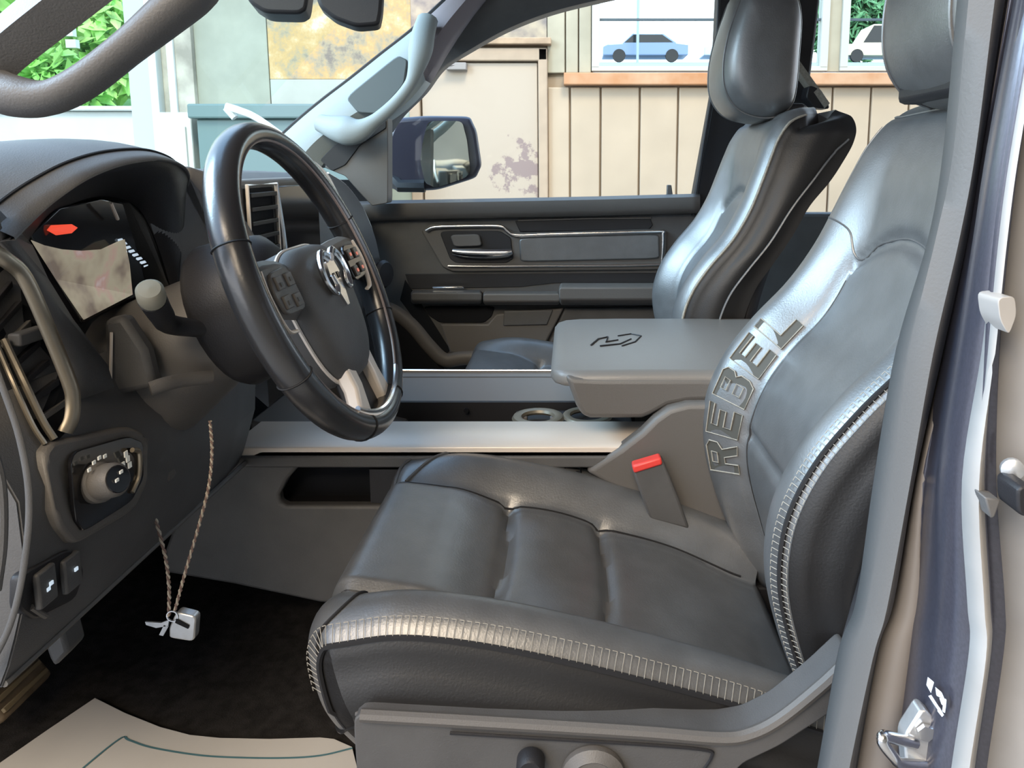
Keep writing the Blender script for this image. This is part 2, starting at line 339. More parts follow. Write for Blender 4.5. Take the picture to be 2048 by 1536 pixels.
# ---------------------------------------------------------------- padded upholstery
class Pad:
    """Front sheet path c (x,z), inner path i, half width w(v), centre sink p(v), edge roundness r, centre yc."""
    def __init__(s, c, i, w, p, r, yc, feat=None, n=12, bulge=.012, ca=.44):
        s.ca = ca
        s.c = catmull([V((a, 0, b)) for a, b in c], n); s.i = catmull([V((a, 0, b)) for a, b in i], n)
        s.w, s.p, s.r, s.yc, s.feat, s.bulge = w, p, r, yc, feat, bulge; s.m = len(s.c)-1
        L = [0]
        for k in range(s.m): L.append(L[-1]+(s.c[k+1]-s.c[k]).length)
        s.L = [a/L[-1] for a in L]
    def at(s, u, v):
        v = max(0, min(1, v)); k = 0
        lo, hi = 0, s.m
        while hi-lo > 1:
            md = (lo+hi)//2
            if s.L[md] <= v: lo = md
            else: hi = md
        k = lo; t = (v-s.L[k])/max(1e-9, s.L[k+1]-s.L[k])
        c = s.c[k].lerp(s.c[k+1], t); q = s.i[k].lerp(s.i[k+1], t)
        a = s.c[max(k-1, 0)]; b = s.c[min(k+2, s.m)]; tg = (b-a).normalized(); N = V((-tg.z, 0, tg.x))
        w = s.w(v); au = abs(u); sg = 1 if u >= 0 else -1
        if au <= 1:
            off = -s.p(v)*(1-smooth01((au-(s.ca if u < 0 else .44))/(.34 if u > 0 else .80-s.ca)))
            if au > .80: off -= s.r*(1-math.sqrt(max(0, 1-((au-.80)/.2)**2)))
            if s.feat: off += s.feat(u, v)
            p = c+N*off; p.y = s.yc+u*w; return p
        t = au-1
        e = c-N*s.r; e.y = 0
        p = e.lerp(q, t); p.y = s.yc+sg*(w+s.bulge*math.sin(math.pi*min(1, t*1.3))); 
        return p
    def nrm(s, u, v):
        e = .004; a = s.at(u+e, v)-s.at(u-e, v); b = s.at(u, v+e)-s.at(u, v-e); n = a.cross(b)
        n.normalize()
        ref = V((0, 1 if u > 1 else -1, 0)) if abs(u) > 1 else s.at(u, v)-V((s.at(1.9, v).x, s.yc+u*s.w(v), s.at(1.9, v).z))
        return n if n.dot(ref) > 0 else -n
    def pt(s, u, v, h=.002): return s.at(u, v)+s.nrm(u, v)*h
    def mesh(s, nv=110, ns=10, cut=-1.0):
        """main leather and, beyond the cut on the near flank, a second sheet"""
        half = [k/30*.80 for k in range(31)]+[.80+.2*math.sin(math.pi/2*(k+1)/9) for k in range(9)]
        us = [-1-(ns-k)/ns for k in range(ns)]+[-h for h in reversed(half)]+half[1:]+[1+(k+1)/ns for k in range(ns)]
        us = [u for u in us if abs(u-cut) > .006]+[cut]; us.sort()
        m = MB(); m.loft([[s.at(u, k/nv) for u in us] for k in range(nv+1)])
        n = len(us); a, b = MB(), MB(); a.v = m.v; b.v = list(m.v); kc = us.index(cut)
        for f in m.f:
            (b if len(f) == 4 and max(q % n for q in f) <= kc else a).f.append(f)
        return a, b
def line_on(pad, pts, r=.0016, h=.001, n=6, steps=60, m=None):
    m = m or MB(); k = max(2, steps//(len(pts)-1))
    q = catmull([V((a, b, 0)) for a, b in pts], k); m.tube([pad.pt(a.x, a.y, h) for a in q], r, n); return m
def stitch_on(pad, u0, u1, v0, v1, n, r=.00045, h=.002, fu=None):
    """two sewn lines with ladder stitches between them"""
    m = MB()
    for k in range(n):
        a, b = v0+(v1-v0)*k/n, v0+(v1-v0)*(k+.62)/n
        ua, ub = (fu(a) if fu else (u0, u1)), (fu(b) if fu else (u0, u1))
        m.tube([pad.pt(ua[0], a, h), pad.pt(ub[0], b, h)], r, 4); m.tube([pad.pt(ua[1], a, h), pad.pt(ub[1], b, h)], r, 4)
        m.tube([pad.pt(ua[0], b, h), pad.pt(ua[1], b, h)], r*.9, 4)
    return m
def g(x, c, s): return math.exp(-((x-c)/s)**2)

# backrest ------------------------------------------------------------
bc = [(.275,.800),(.240,.860),(.212,.930),(.195,1.000),(.198,1.065),(.222,1.125),(.262,1.180),(.312,1.235),(.348,1.290),(.374,1.345),(.395,1.392),(.414,1.430),(.442,1.464),(.480,1.482),(.525,1.487)]
bi = [(.35,.790),(.33,.860),(.32,.930),(.32,1.000),(.335,1.065),(.36,1.125),(.40,1.180),(.44,1.235),(.475,1.290),(.515,1.335),(.545,1.375),(.568,1.410),(.578,1.440),(.577,1.462),(.560,1.480)]
bw = table([(0,.175),(.12,.205),(.3,.222),(.55,.226),(.75,.220),(.88,.208),(.95,.188),(1,.145)])
bp = table([(0,.030),(.15,.045),(.35,.055),(.55,.050),(.7,.030),(.82,.010),(.9,.0),(1,.0)])
def bfeat(u, v):
    au = abs(u); o = 0
    if v < .70: o -= .007*g(au, .52, .030)*smooth01((.70-v)/.06)
    if au < .54:
        k = smooth01((.54-au)/.06)
        o -= .008*k*(g(v-.03*(au/.5)**2*0, .30, .012)+g(v, .655-.05*(1-(au/.5)**2)*-1, .012))
        o += .006*k*(math.sin(math.pi*smooth01((v-.30)/.36)) if .30 < v < .66 else 0)
    o -= .004*g(v, .90, .008)*smooth01((.95-au)/.2)
    return o
def seat(name, label, group, yc, dx, dz, shear, hx, hw, cdz=0):
    root = thing(name, label, 'car seat', (.1+dx, yc, .70+dz), group)
    sh = lambda q: [(a+dx+shear*(b-1.05), b+dz) for a, b in q]
    flat = lambda q: [(a+dx, b+dz) for a, b in q]
    back = Pad(sh(bc), sh(bi), bw, bp, .038, yc, bfeat)
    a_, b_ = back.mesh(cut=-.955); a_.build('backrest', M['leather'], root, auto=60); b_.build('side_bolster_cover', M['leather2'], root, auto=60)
    cc = [(-.205,.770),(-.232,.810),(-.252,.850),(-.262,.895),(-.262,.935),(-.246,.965),(-.212,.974),(-.168,.980),(-.115,.977),(-.05,.966),(.02,.949),(.09,.928),(.16,.905),(.22,.882),(.28,.86)]
    ci = [(-.16,.760),(-.165,.775),(-.175,.79),(-.18,.80),(-.18,.815),(-.18,.830),(-.175,.835),(-.16,.838),(-.11,.83),(-.05,.82),(.02,.81),(.09,.80),(.16,.79),(.22,.78),(.28,.77)]
    cw = table([(0,.19),(.15,.215),(.3,.228),(.6,.228),(1,.215)])
    cpf = table([(0,.0),(.18,.0),(.28,.010),(.38,.035),(.5,.050),(1,.052)])
    def cfeat(u, v):
        au = abs(u); o = -.006*g(u, .52, .028)*smooth01((v-.16)/.1)-.006*g(u, -.62, .028)*smooth01((v-.16)/.1)
        if -.64 < u < .56:
            k = smooth01((.56-u)/.05)*smooth01((u+.64)/.05)
            for vc in (.505, .685): o -= .011*k*g(v, vc+.012*(1-(au/.55)**2), .011)
            if .22 < v < .505: o += .012*k*math.sin(math.pi*((v-.22)/.285))
            if .505 < v < .70: o += .008*k*math.sin(math.pi*((v-.505)/.195))
            if .70 < v < .95: o += .008*k*math.sin(math.pi*((v-.70)/.25))
        return o
    flat = lambda q: [(a+dx, b+dz+cdz) for a, b in q]
    cush = Pad(flat(cc), flat(ci), cw, cpf, .045, yc, cfeat, ca=.60)
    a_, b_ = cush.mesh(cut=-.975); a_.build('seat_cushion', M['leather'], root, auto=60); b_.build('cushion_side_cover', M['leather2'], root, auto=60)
    # headrest
    hp = [(.335,1.70),(.316,1.64),(.306,1.580),(.310,1.525),(.332,1.486),(.365,1.466),(.410,1.460),(.447,1.474),(.465,1.510),(.470,1.60),(.470,1.68),(.45,1.735),(.40,1.76),(.355,1.745)]
    hp = catmull([V((a+dx+hx, 0, b+dz)) for a, b in hp], 4, True); cen = sum(hp, V())/len(hp); rings = []
    for k in range(17):
        a = -math.pi/2+math.pi*k/16; s = max(.02, math.cos(a))**.32; y = yc+hw*math.copysign(abs(math.sin(a))**.75, math.sin(a))
        rings.append([V((cen.x+(q.x-cen.x)*s, y, cen.z+(q.z-cen.z)*s)) for q in hp])
    h = MB().loft(rings).build('headrest', M['leather'], root, auto=70)
    for sg in (-1, 1):
        MB().tube([V((cen.x+(q.x-cen.x)*.945, yc+sg*hw*.66, cen.z+(q.z-cen.z)*.945)) for q in hp], .0022, 6, closed=True).build('piping', M['leather'], root)
    for s in (-1, 1): MB().tube([(.42+dx+hx, yc+s*.055, 1.55+dz), (.455+dx+shear*.4, yc+s*.055, 1.40+dz)], .006, 10).build('headrest_post', M['chrome'], root)
    MB().box((.462+dx+shear*.4, yc, 1.486+dz), (.055,.085,.012)).build('headrest_collar', M['plastic_d'], root, bevel=.008)
    # hard back shell
    sh_rows = []
    bs = catmull([V((a+dx+shear*(b-1.05), 0, b+dz)) for a, b in [(.33,.80),(.335,.90),(.345,1.0),(.37,1.1),(.41,1.2),(.46,1.29),(.510,1.36),(.55,1.42),(.555,1.455)]], 6)
    for k, q in enumerate(bs):
        w = bw(min(1, .1+k/(len(bs)-1)*.9))-.012; sh_rows.append([V((q.x+.02*(1-t**2)-(.02 if abs(t) > .93 else 0), yc+t*w, q.z)) for t in [-1+2*j/16 for j in range(17)]])
    MB().grid(sh_rows).build('back_shell', M['plastic_d'], root, solid=.006)
    return root, back, cush
def side_panel(pad, root, u0, u1, v0, v1, m, name, h=.0025, n=50, nu=6):
    rows = [[pad.pt(lerp(u0(v) if callable(u0) else u0, u1(v) if callable(u1) else u1, j/nu), v, h) for j in range(nu+1)] for v in [v0+(v1-v0)*k/n for k in range(n+1)]]
    return MB().grid(rows).build(name, m, root)

drv, dback, dcush = seat('driver_seat', 'black leather front seat with stitched lettering, nearest the open door', 'front seats', .875, 0, 0, 0, .075, .125)
# darker outer flank and its decorative sewing
line_on(dback, [(-.925, .05+.9*k/12) for k in range(13)], .0028, .001).build('seam_band', M['thread_d'], drv)
tag(stitch_on(dback, -.885, -.955, .05, .80, 92, h=.003).build('stitching', M['thread'], drv), 'pale ladder stitching', kind='stuff')
line_on(dback, [(-1.25,.10),(-1.38,.3),(-1.42,.5),(-1.40,.68),(-1.35,.8)], .002, .003).build('piping', M['leather'], drv)
line_on(dback, [(-.52,.04),(-.52,.3),(-.52,.5),(-.52,.63)], .0018, 0).build('seam', M['leather2'], drv)
line_on(dback, [(.52,.04),(.52,.3),(.52,.5),(.52,.63)], .0018, 0).build('seam', M['leather2'], drv)
line_on(dback, [(.93,.02),(.93,.2),(.93,.5),(.93,.75),(.9,.88)], .0018, .001).build('seam', M['leather'], drv)
line_on(dback, [(-.86,.90),(-.4,.905),(0,.905),(.4,.905),(.86,.90)], .0016, .001).build('seam', M['leather'], drv)
# yoke seam: shoulder yoke meets the centre panels in a shallow V
line_on(dback, [(-.9,.71),(-.62,.70),(-.5,.665),(-.3,.695),(0,.71),(.3,.695),(.5,.665),(.62,.70),(.9,.71)], .0014, .0002).build('seam', M['leather'], drv)
# lettering sewn on the far bolster, reading upwards
GL = {'R': [[(0,0),(0,7),(4,7),(5,6),(5,4),(4,3),(5,0),(3.4,0),(2.6,2.6),(1.6,2.6),(1.6,0)], [(1.6,4.2),(3.3,4.2),(3.3,5.6),(1.6,5.6)]],
      'E': [[(0,0),(0,7),(5,7),(5,5.6),(1.6,5.6),(1.6,4.2),(4.4,4.2),(4.4,2.9),(1.6,2.9),(1.6,1.4),(5,1.4),(5,0)]],
      'B': [[(0,0),(0,7),(4.2,7),(5,6),(5,4.4),(4.3,3.6),(5,2.8),(5,1),(4.2,0)], [(1.6,4.3),(3.4,4.3),(3.4,5.6),(1.6,5.6)], [(1.6,1.4),(3.4,1.4),(3.4,2.9),(1.6,2.9)]],
      'L': [[(0,0),(0,7),(1.6,7),(1.6,1.5),(5,1.5),(5,0)]]}
for k, ch in enumerate('REBEL'):
    m = MB(); m2 = MB()
    v0 = .215+k*.068
    def mp(p, h=.0022): return dback.pt(.555+p[1]/7*.17, v0+p[0]/5*.055, h)
    for j, lo in enumerate(GL[ch]):
        m.tube([mp(p, .0022) for p in lo], .0010, 5, closed=True)
    n_ = len(GL[ch][0]); m2.add([mp(p, .0012) for p in GL[ch][0]], [tuple(range(n_))])
    o = m.build('letter', M['thread'], drv); o['label'] = 'sewn letter '+ch
    m2.build('letter_fill', mat('letter_fill', (.06,.058,.05), .7), o)
# cushion sewing
line_on(dcush, [(-.975, .10+.88*k/12) for k in range(13)], .003, .002).build('seam_band', M['thread_d'], drv)
tag(stitch_on(dcush, -.925, -.975, .17, .97, 80, h=.004).build('stitching', M['thread'], drv), 'pale ladder stitching', kind='stuff')
line_on(dcush, [(-.62,.2),(-.62,.4),(-.62,.7),(-.62,.97)], .0018, 0).build('seam', M['leather2'], drv)
line_on(dcush, [(.54,.2),(.53,.4),(.53,.7),(.53,.97)], .0018, 0).build('seam', M['leather2'], drv)
line_on(dcush, [(-.63,.32),(-.75,.33),(-.9,.30),(-.97,.24)], .0016, .001).build('seam', M['thread_d'], drv)
line_on(dcush, [(.55,.30),(.7,.33),(.8,.37),(.86,.45),(.9,.6),(.9,.8),(.88,.97)], .0022, .001).build('seam', M['leather'], drv)
line_on(dcush, [(.55,.27),(.75,.29),(.88,.35),(.95,.45),(.97,.6),(.97,.8),(.95,.97)], .0022, .001).build('seam', M['leather'], drv)
line_on(dcush, [(-1.0,.10),(-.9,.09),(-.5,.085),(0,.085),(.5,.085),(.9,.09)], .0022, .001).build('seam', M['leather2'], drv)
# plastic seat base
def sp_(pix, Y): return [P(a, b, Y) for a, b in pix]
base = MB(); ol = rounded([(706,1440),(726,1424),(900,1434),(1100,1446),(1300,1460),(1440,1472),(1500,1462),(1560,1432),(1640,1366),(1700,1310),(1720,1330),(1700,1400),(1640,1440),(1560,1492),(1480,1530),(1440,1600),(1300,1640),(720,1640)], 3, .2)
base.prism(sp_(ol, .622), (0, .035, 0)); base.build('seat_base_trim', M['plastic'], drv, bevel=.006, segs=3)
m = MB(); m.tube(catmull(sp_([(722,1430),(900,1440),(1100,1452),(1300,1465),(1440,1476),(1500,1468),(1560,1438),(1640,1374),(1700,1318)], .620), 6), .006, 8); m.build('trim_ridge', M['plastic_l'], drv)  # lighter plastic paints the highlight along the ridge
m = MB(); m.tube(catmull(sp_([(900,1466),(1100,1478),(1300,1490),(1410,1500),(1424,1512),(1400,1550)], .619), 5), .0016, 6); m.build('trim_joint', M['plastic_d'], drv)
rows = [sp_([(a, b) for a, b in r], y) for r, y in (([(710,1428),(1100,1448),(1440,1474),(1560,1434),(1700,1312)], .628), ([(760,1400),(1100,1425),(1400,1440),(1540,1400),(1700,1290)], .668), ([(780,1360),(1100,1390),(1400,1410),(1520,1390),(1700,1280)], .70))]
MB().grid(rows).build('trim_ledge', M['plastic_l'], drv, solid=.003)
c1 = P(1062, 1518, .617); m = MB(); m.lathe(c1, (0,-1,0), [(.0,.0),(.013,0),(.013,.012),(.010,.016),(.0,.016)], 20); m.build('lumbar_knob', M['plastic_d'], drv)
c1 = P(1186, 1548, .620); m = MB(); m.lathe(c1, (0,-1,0), [(.0,0),(.030,0),(.030,.006),(.022,.012),(.020,.010),(0,.010)], 28); m.build('adjuster_switch', M['plastic_l'], drv)
for ya in (.70, 1.0): MB().box2((-.16,ya,.70),(.30,ya+.04,.80)).build('seat_rail', M['plastic_d'], drv, smooth=False, bevel=.004)

psg, pback, pcush = seat('passenger_seat', 'matching black leather front seat by the far door, without lettering', 'front seats', 1.685, .012, .03, -.09, -.005, .13, -.045)
line_on(pback, [(-.965, .03+.93*k/12) for k in range(13)], .0028, .001).build('seam', M['thread'], psg)
line_on(pback, [(-1.3,.05),(-1.45,.3),(-1.5,.5),(-1.55,.66),(-1.72,.80),(-1.9,.86)], .0022, .003).build('piping', M['leather'], psg)
MB().box2((-.13,1.52,.70),(.3,1.86,.82)).build('seat_rail', M['plastic_d'], psg, smooth=False, bevel=.01)
# ---------------------------------------------------------------- truck body
truck = thing('truck_body', 'charcoal pickup truck cab shell with door pillars, pale grab handle pillar, carpeted floor and windshield', 'truck', (0, 1.28, 0))
rowsY = [-60, 0, 300, 480, 700, 960, 1200, 1300, 1536, 1700]
cols = {  # px of each vertical line at these rows
 'A': [1931,1921,1893,1862,1798,1753,1718,1683,1640,1610], 'B': [1953,1943,1914,1877,1825,1790,1743,1720,1665,1635],
 'C': [2013,2003,1957,1928,1880,1823,1782,1749,1705,1680], 'D': [2028,2018,1967,1940,1889,1832,1792,1760,1716,1692],
 'E': [2034,2024,1974,1946,1911,1850,1838,1820,1792,1775], 'F': [2060,2050,1992,1960,1916,1876,1856,1842,1812,1800],
 'G': [2085,2070,2017,1994,1969,1928,1938,1942,1906,1890], 'H': [2092,2078,2026,2001,1981,1963,1975,1977,1944,1930],
 'I': [2110,2096,2045,2022,2002,1995,2012,2010,1975,1960], 'J': [2400]*10}
dep = {'A':.505,'B':.478,'C':.474,'D':.486,'E':.474,'F':.460,'G':.405,'H':.398,'I':.412,'J':.36}
def colp(k, off=0): return catmull([P(x+off, y, dep[k]) for x, y in zip(cols[k], rowsY)], 6)
def strip(name, ks, m, th=.004, extra=None):
    L = []
    for k in ks:
        if isinstance(k, tuple): a, b = colp(k[0]), colp(k[1]); L.append([p.lerp(q, .5)+V((0, k[2], 0)) for p, q in zip(a, b)])
        else: L.append(colp(k))
    rows = [list(r) for r in zip(*L)]
    return MB().grid(rows).build(name, m, truck, solid=th, auto=60)
strip('door_seal', ['A', ('A','B',-.006), 'B', ('B','C',-.008), 'C'], M['rubber'], .004)
strip('seal_groove', ['C', ('C','D',.01), 'D'], M['rubber_d'])
strip('jamb_trim', ['D', ('D','E',-.003), 'E'], mat('jamb_paint', (.20,.18,.165), .45))
strip('pillar_panel', ['E', ('E','F',.012), 'F', ('F','G',.012), 'G'], M['paint'])
strip('pillar_flange', ['G', ('G','H',-.006), 'H'], M['paint_l'], .003)
strip('pillar_gutter', ['H', ('H','I',.018), 'I'], M['paint'])
strip('outer_pillar', ['I', ('I','J',-.012), 'J'], M['paint_l'])
# inner pillar wall so that the pillar has depth
MB().grid([[a, V((a.x*1.32, a.y+.12, a.z))] for a in colp('A')]).build('pillar_side_trim', M['plastic_d'], truck, solid=.004)
m = MB(); m.lathe(P(2023, 936, .39), (-.3,-1,0), [(0,0),(.006,0),(.006,.003),(.003,.005),(0,.005)], 16); m.build('screw', M['steel'], truck)
m = MB(); m.prism([P(a, b, .385) for a, b in ((1970,995),(2002,1000),(1990,1035),(1982,1038))], (0,.012,0)); m.build('clip', M['rubber'], truck, bevel=.001)
m = MB(); m.prism([P(a, b, .384) for a, b in rounded([(1995,596),(2030,592),(2034,630),(2018,672),(2000,640)], 3, .3)], (0,.02,0)); m.build('pillar_highlight', M['paint_l'], truck, bevel=.002)  # raised pale plate paints the white highlight on the outer pillar
m = MB(); m.prism([P(a, b, .37) for a, b in rounded([(2034,975),(2070,970),(2070,1040),(2036,1030)], 3, .3)], (0,.02,0)); m.build('hinge_hole_cover', M['plastic_d'], truck, bevel=.002)
# striker
stk = MB(); stk.prism([P(a, b, .432) for a, b in rounded([(1846,1416),(1882,1450),(1882,1500),(1868,1560),(1815,1560),(1808,1475)], 3, .2)], (0,.012,0))
sk = stk.build('striker_plate', M['steel'], truck, bevel=.002)
m = MB(); m.lathe(P(1850, 1462, .431), (-.1,-1,0), [(0,0),(.0055,0),(.0055,.003),(0,.003)], 6); m.build('bolt', M['chrome'], sk)
m = MB(); m.tube(catmull([P(1830,1486,.432), P(1795,1478,.425), P(1768,1472,.415), P(1766,1486,.413), P(1785,1512,.415), P(1800,1526,.42), P(1850,1532,.431)], 6), .0036, 10); m.build('striker_loop', M['chrome'], sk)
dl = MB()
for pts in (((1857,1356),(1868,1365),(1862,1386),(1854,1372)), ((1872,1376),(1884,1386),(1890,1400),(1874,1392)), ((1880,1398),(1893,1400),(1892,1412),(1884,1410)), ((1858,1394),(1864,1392),(1882,1420),(1878,1424)), ((1880,1416),(1888,1430),(1884,1434),(1876,1424)), ((1888,1408),(1892,1412),(1890,1426),(1886,1424))):
    dl.prism([P(a, b, .4635-(a-1835)/100*.055-.022) for a, b in pts], (0,.001,0))
dl.build('warning_decal', mat('decal_white', (.75,.78,.82), .5), truck, smooth=False)

# floor, toe board, firewall, roof, rear
m = MB(); m.grid([[V((x, y, z)) for y in (.48,.8,1.2,1.6,2.0)] for x, z in ((-1.05,1.0),(-.95,.84),(-.82,.715),(-.7,.69),(-.3,.685),(.3,.685),(1.3,.70))])
m.build('floor_carpet', M['carpet'], truck, solid=.01)
MB().box2((-1.1,.5,.66),(-1.02,2.05,1.30)).build('firewall', M['pit'], truck, smooth=False)
MB().box2((-.5,.44,1.93),(1.6,2.12,1.97)).build('roof_panel', M['head'], truck, smooth=False, bevel=.01)
MB().box2((1.55,.5,.7),(1.6,2.1,1.35)).build('rear_panel', M['plastic'], truck, smooth=False)
m = MB(); m.box2((-1.0,.40,.52),(1.0,.50,.675)); m.build('door_sill', M['paint'], truck, smooth=False, bevel=.01)
MB().box2((-1.1,2.07,.62),(-.52,2.11,1.36)).build('far_kick_panel', M['plastic_d'], truck, smooth=False)
# windshield
wsr = [[V((lerp(-1.02,-1.12,math.sin(math.pi*t)), lerp(.52,2.04,t), 1.345)) for t in [k/10 for k in range(11)]], [V((lerp(-.42,-.50,math.sin(math.pi*t)), lerp(.58,1.98,t), 1.93)) for t in [k/10 for k in range(11)]]]
MB().grid(wsr).build('windshield', M['shield'], truck)
# far side A-pillar trim with its grab handle
YA = 1.93
ap = MB()
def curved(pix, Y, th=.05): return [P(a, b, Y) for a, b in pix]
up = [(545,292),(598,243),(650,200),(705,158),(765,110),(835,55),(900,-5),(960,-60)]
lo = [(640,335),(668,300),(715,268),(765,240),(812,205),(850,160),(905,70),(1010,-60)]
rows = []
U = catmull([P(a, b, YA+.03) for a, b in up], 5); Lo = catmull([P(a, b, YA+.02) for a, b in lo], 5)
for a, b in zip(U, Lo): rows.append([a+V((-.02,.06,.0)), a, a.lerp(b, .3)+V((0,-.03,0)), a.lerp(b, .65)+V((0,-.034,0)), b, b+V((0,.07,0))])
MB().grid(rows[:-10]).build('pillar_trim', M['alight'], truck, solid=.004)
MB().grid(rows[-11:]).build('upper_pillar_trim', M['head'], truck, solid=.004)
m = MB(); m.tube([a+V((-.022,.05,.004)) for a in U], .006, 6); m.build('windshield_gasket', M['rubber_d'], truck)
gh = catmull([P(640,246,YA-.02), P(676,258,YA-.055), P(716,262,YA-.075), P(752,240,YA-.085), P(790,207,YA-.085), P(822,165,YA-.085), P(838,115,YA-.08), P(846,70,YA-.055), P(855,40,YA-.02)], 6)
gr = table([(0,.022),(.18,.036),(.38,.016),(.62,.014),(.8,.030),(1,.026)])
m = MB(); m.tube(gh, lambda t: gr(t)*.8, 12, flat=1.25, up=(0,1,0)); m.build('grab_handle', M['alight'], truck)
m = MB(); m.prism([P(a, b, YA-.02) for a, b in rounded([(690,195),(795,110),(815,120),(808,170),(756,228),(716,226)], 3, .2)], (0,.01,0)); m.build('handle_recess', mat('recess_shade', (.11,.13,.135), .7), truck, bevel=.003)  # flat grey plate paints the shade beneath the grab handle
m = MB(); m.prism([P(a, b, YA+.0) for a, b in rounded([(648,335),(690,285),(730,262),(776,232),(776,406),(744,412),(716,382),(690,352)], 2, .08)], (0,.05,0)); m.build('sail_panel', M['plastic_l'], truck, bevel=.006)
m = MB(); m.prism([P(a, b, YA-.004) for a, b in rounded([(640,320),(668,290),(715,268),(772,240),(772,256),(720,290),(690,330),(664,342)], 2, .1)], (0,.01,0)); m.build('pillar_shadow_strip', M['rubber_d'], truck, bevel=.003)  # black strip paints the shade along the lower edge of the pillar trim
# roof side rail over the far door (curved dark band)
inn = [(776,262),(800,228),(846,182),(884,133),(940,97),(1010,58),(1090,26),(1180,2),(1300,-22),(1460,-40),(1700,-60)]
out = [(770,236),(788,216),(836,166),(862,110),(868,40),(940,-20),(1010,-60),(1100,-90),(1300,-110),(1460,-120),(1700,-130)]
rows = []
A_ = catmull([P(a, b, 2.05) for a, b in inn], 5); B_ = catmull([P(a, b, 1.99) for a, b in out], 5)
for a, b in zip(A_, B_): rows.append([a+V((0,.05,0)), a, a.lerp(b,.5)+V((0,-.02,0)), b])
MB().grid(rows).build('roof_rail', M['plastic'], truck, solid=.005)
# far B pillar behind the passenger seat
m = MB(); m.prism([P(a, b, 2.06) for a, b in [(1428,172),(1440,-80),(1648,-80),(1634,60),(1616,200),(1612,430),(1386,430),(1388,392)]], (0,.06,0)); m.build('pillar_trim', M['plastic_d'], truck, bevel=.008)
MB().box2((.34,2.06,.7),(1.55,2.12,1.27)).build('rear_door_panel', M['plastic'], truck, smooth=False, bevel=.01)
MB().box2((.62,2.09,1.27),(1.55,2.096,1.93)).build('rear_side_glass', M['glass'], truck, smooth=False)
# near side A-pillar with its handle, upper left
pp = [(-460,380),(-290,262),(-120,150),(-60,92),(0,38),(45,0),(120,-62),(280,-190),(440,-320)]; pq = [(-460,520),(-290,400),(-120,280),(-60,225),(0,172),(60,119),(215,0),(380,-130),(540,-260)]
rows = []
A_ = catmull([P(a, b, .475) for a, b in pp], 5); B_ = catmull([P(a, b, .475) for a, b in pq], 5)
for a, b in zip(A_, B_): rows.append([a+V((0,.05,0)), a, a.lerp(b,.5)+V((0,-.012,0)), b, b+V((-.045,.045,.012))])
MB().grid(rows).build('near_pillar_trim', M['plastic'], truck, solid=.004)
hh = catmull([P(-70,150,.50), P(-25,172,.48), P(30,192,.465), P(95,196,.46), P(165,165,.46), P(260,92,.462), P(330,34,.466), P(385,-15,.472), P(410,-70,.49)], 6)
hr = table([(0,.020),(.2,.0165),(.42,.0125),(.6,.0120),(.8,.0145),(1,.017)])
m = MB(); m.tube(hh, lambda t: hr(t), 12, flat=.8, up=(0,1,0)); m.build('near_grab_handle', M['plastic'], truck)
# lower near edge: door opening seal beside the dash end
m = MB(); m.tube(catmull([P(-60,600,.56), P(0,760,.56), P(40,880,.56), P(58,1000,.56), P(48,1130,.56), P(20,1250,.56), P(-30,1350,.56)], 6), .0028, 10, flat=.6); m.build('front_door_seal', M['plastic'], truck)
m = MB(); m.tube(catmull([P(-30,860,.50), P(2,960,.50), P(6,1080,.50), P(-6,1180,.50)], 6), .003, 8); m.build('hinge_seal', M['plastic'], truck)

# ---------------------------------------------------------------- dashboard
dash = thing('dashboard', 'dark grey dashboard with hooded instrument display, air vents and light switch', 'dashboard', (-.6, 1.28, 1.0))
secs = [(1.965,[(-.615,1.375),(-.575,1.345),(-.535,1.25),(-.49,1.12),(-.51,1.04),(-.62,1.0),(-.98,1.0),(-1.0,1.33),(-.8,1.385)]),
        (1.60,[(-.60,1.383),(-.555,1.35),(-.525,1.25),(-.49,1.12),(-.51,1.04),(-.62,1.0),(-.98,1.0),(-1.05,1.34),(-.8,1.393)]),
        (1.42,[(-.585,1.386),(-.53,1.35),(-.51,1.25),(-.50,1.12),(-.51,1.04),(-.62,1.0),(-.98,1.0),(-1.06,1.345),(-.8,1.395)]),
        (1.02,[(-.57,1.386),(-.52,1.35),(-.51,1.25),(-.50,1.12),(-.51,1.04),(-.62,1.0),(-.98,1.0),(-1.06,1.345),(-.8,1.395)]),
        (.98,[(-.66,1.386),(-.62,1.35),(-.60,1.25),(-.56,1.12),(-.55,1.04),(-.62,1.0),(-.98,1.0),(-1.05,1.345),(-.8,1.395)]),
        (.575,[(-.64,1.375),(-.61,1.34),(-.58,1.25),(-.55,1.12),(-.55,1.04),(-.62,1.0),(-.95,1.0),(-.98,1.33),(-.8,1.383)])]
rings = []
for (ya, sa), (yb, sb) in zip(secs[:-1], secs[1:]):
    for k in range(4):
        t = k/4; rings.append([V((lerp(a[0], b[0], t), lerp(ya, yb, t), lerp(a[1], b[1], t))) for a, b in zip(sa, sb)])
rings.append([V((a[0], .575, a[1])) for a in secs[-1][1]])
MB().loft(rings).build('dash_body', M['plastic'], dash, bevel=.012, segs=3)
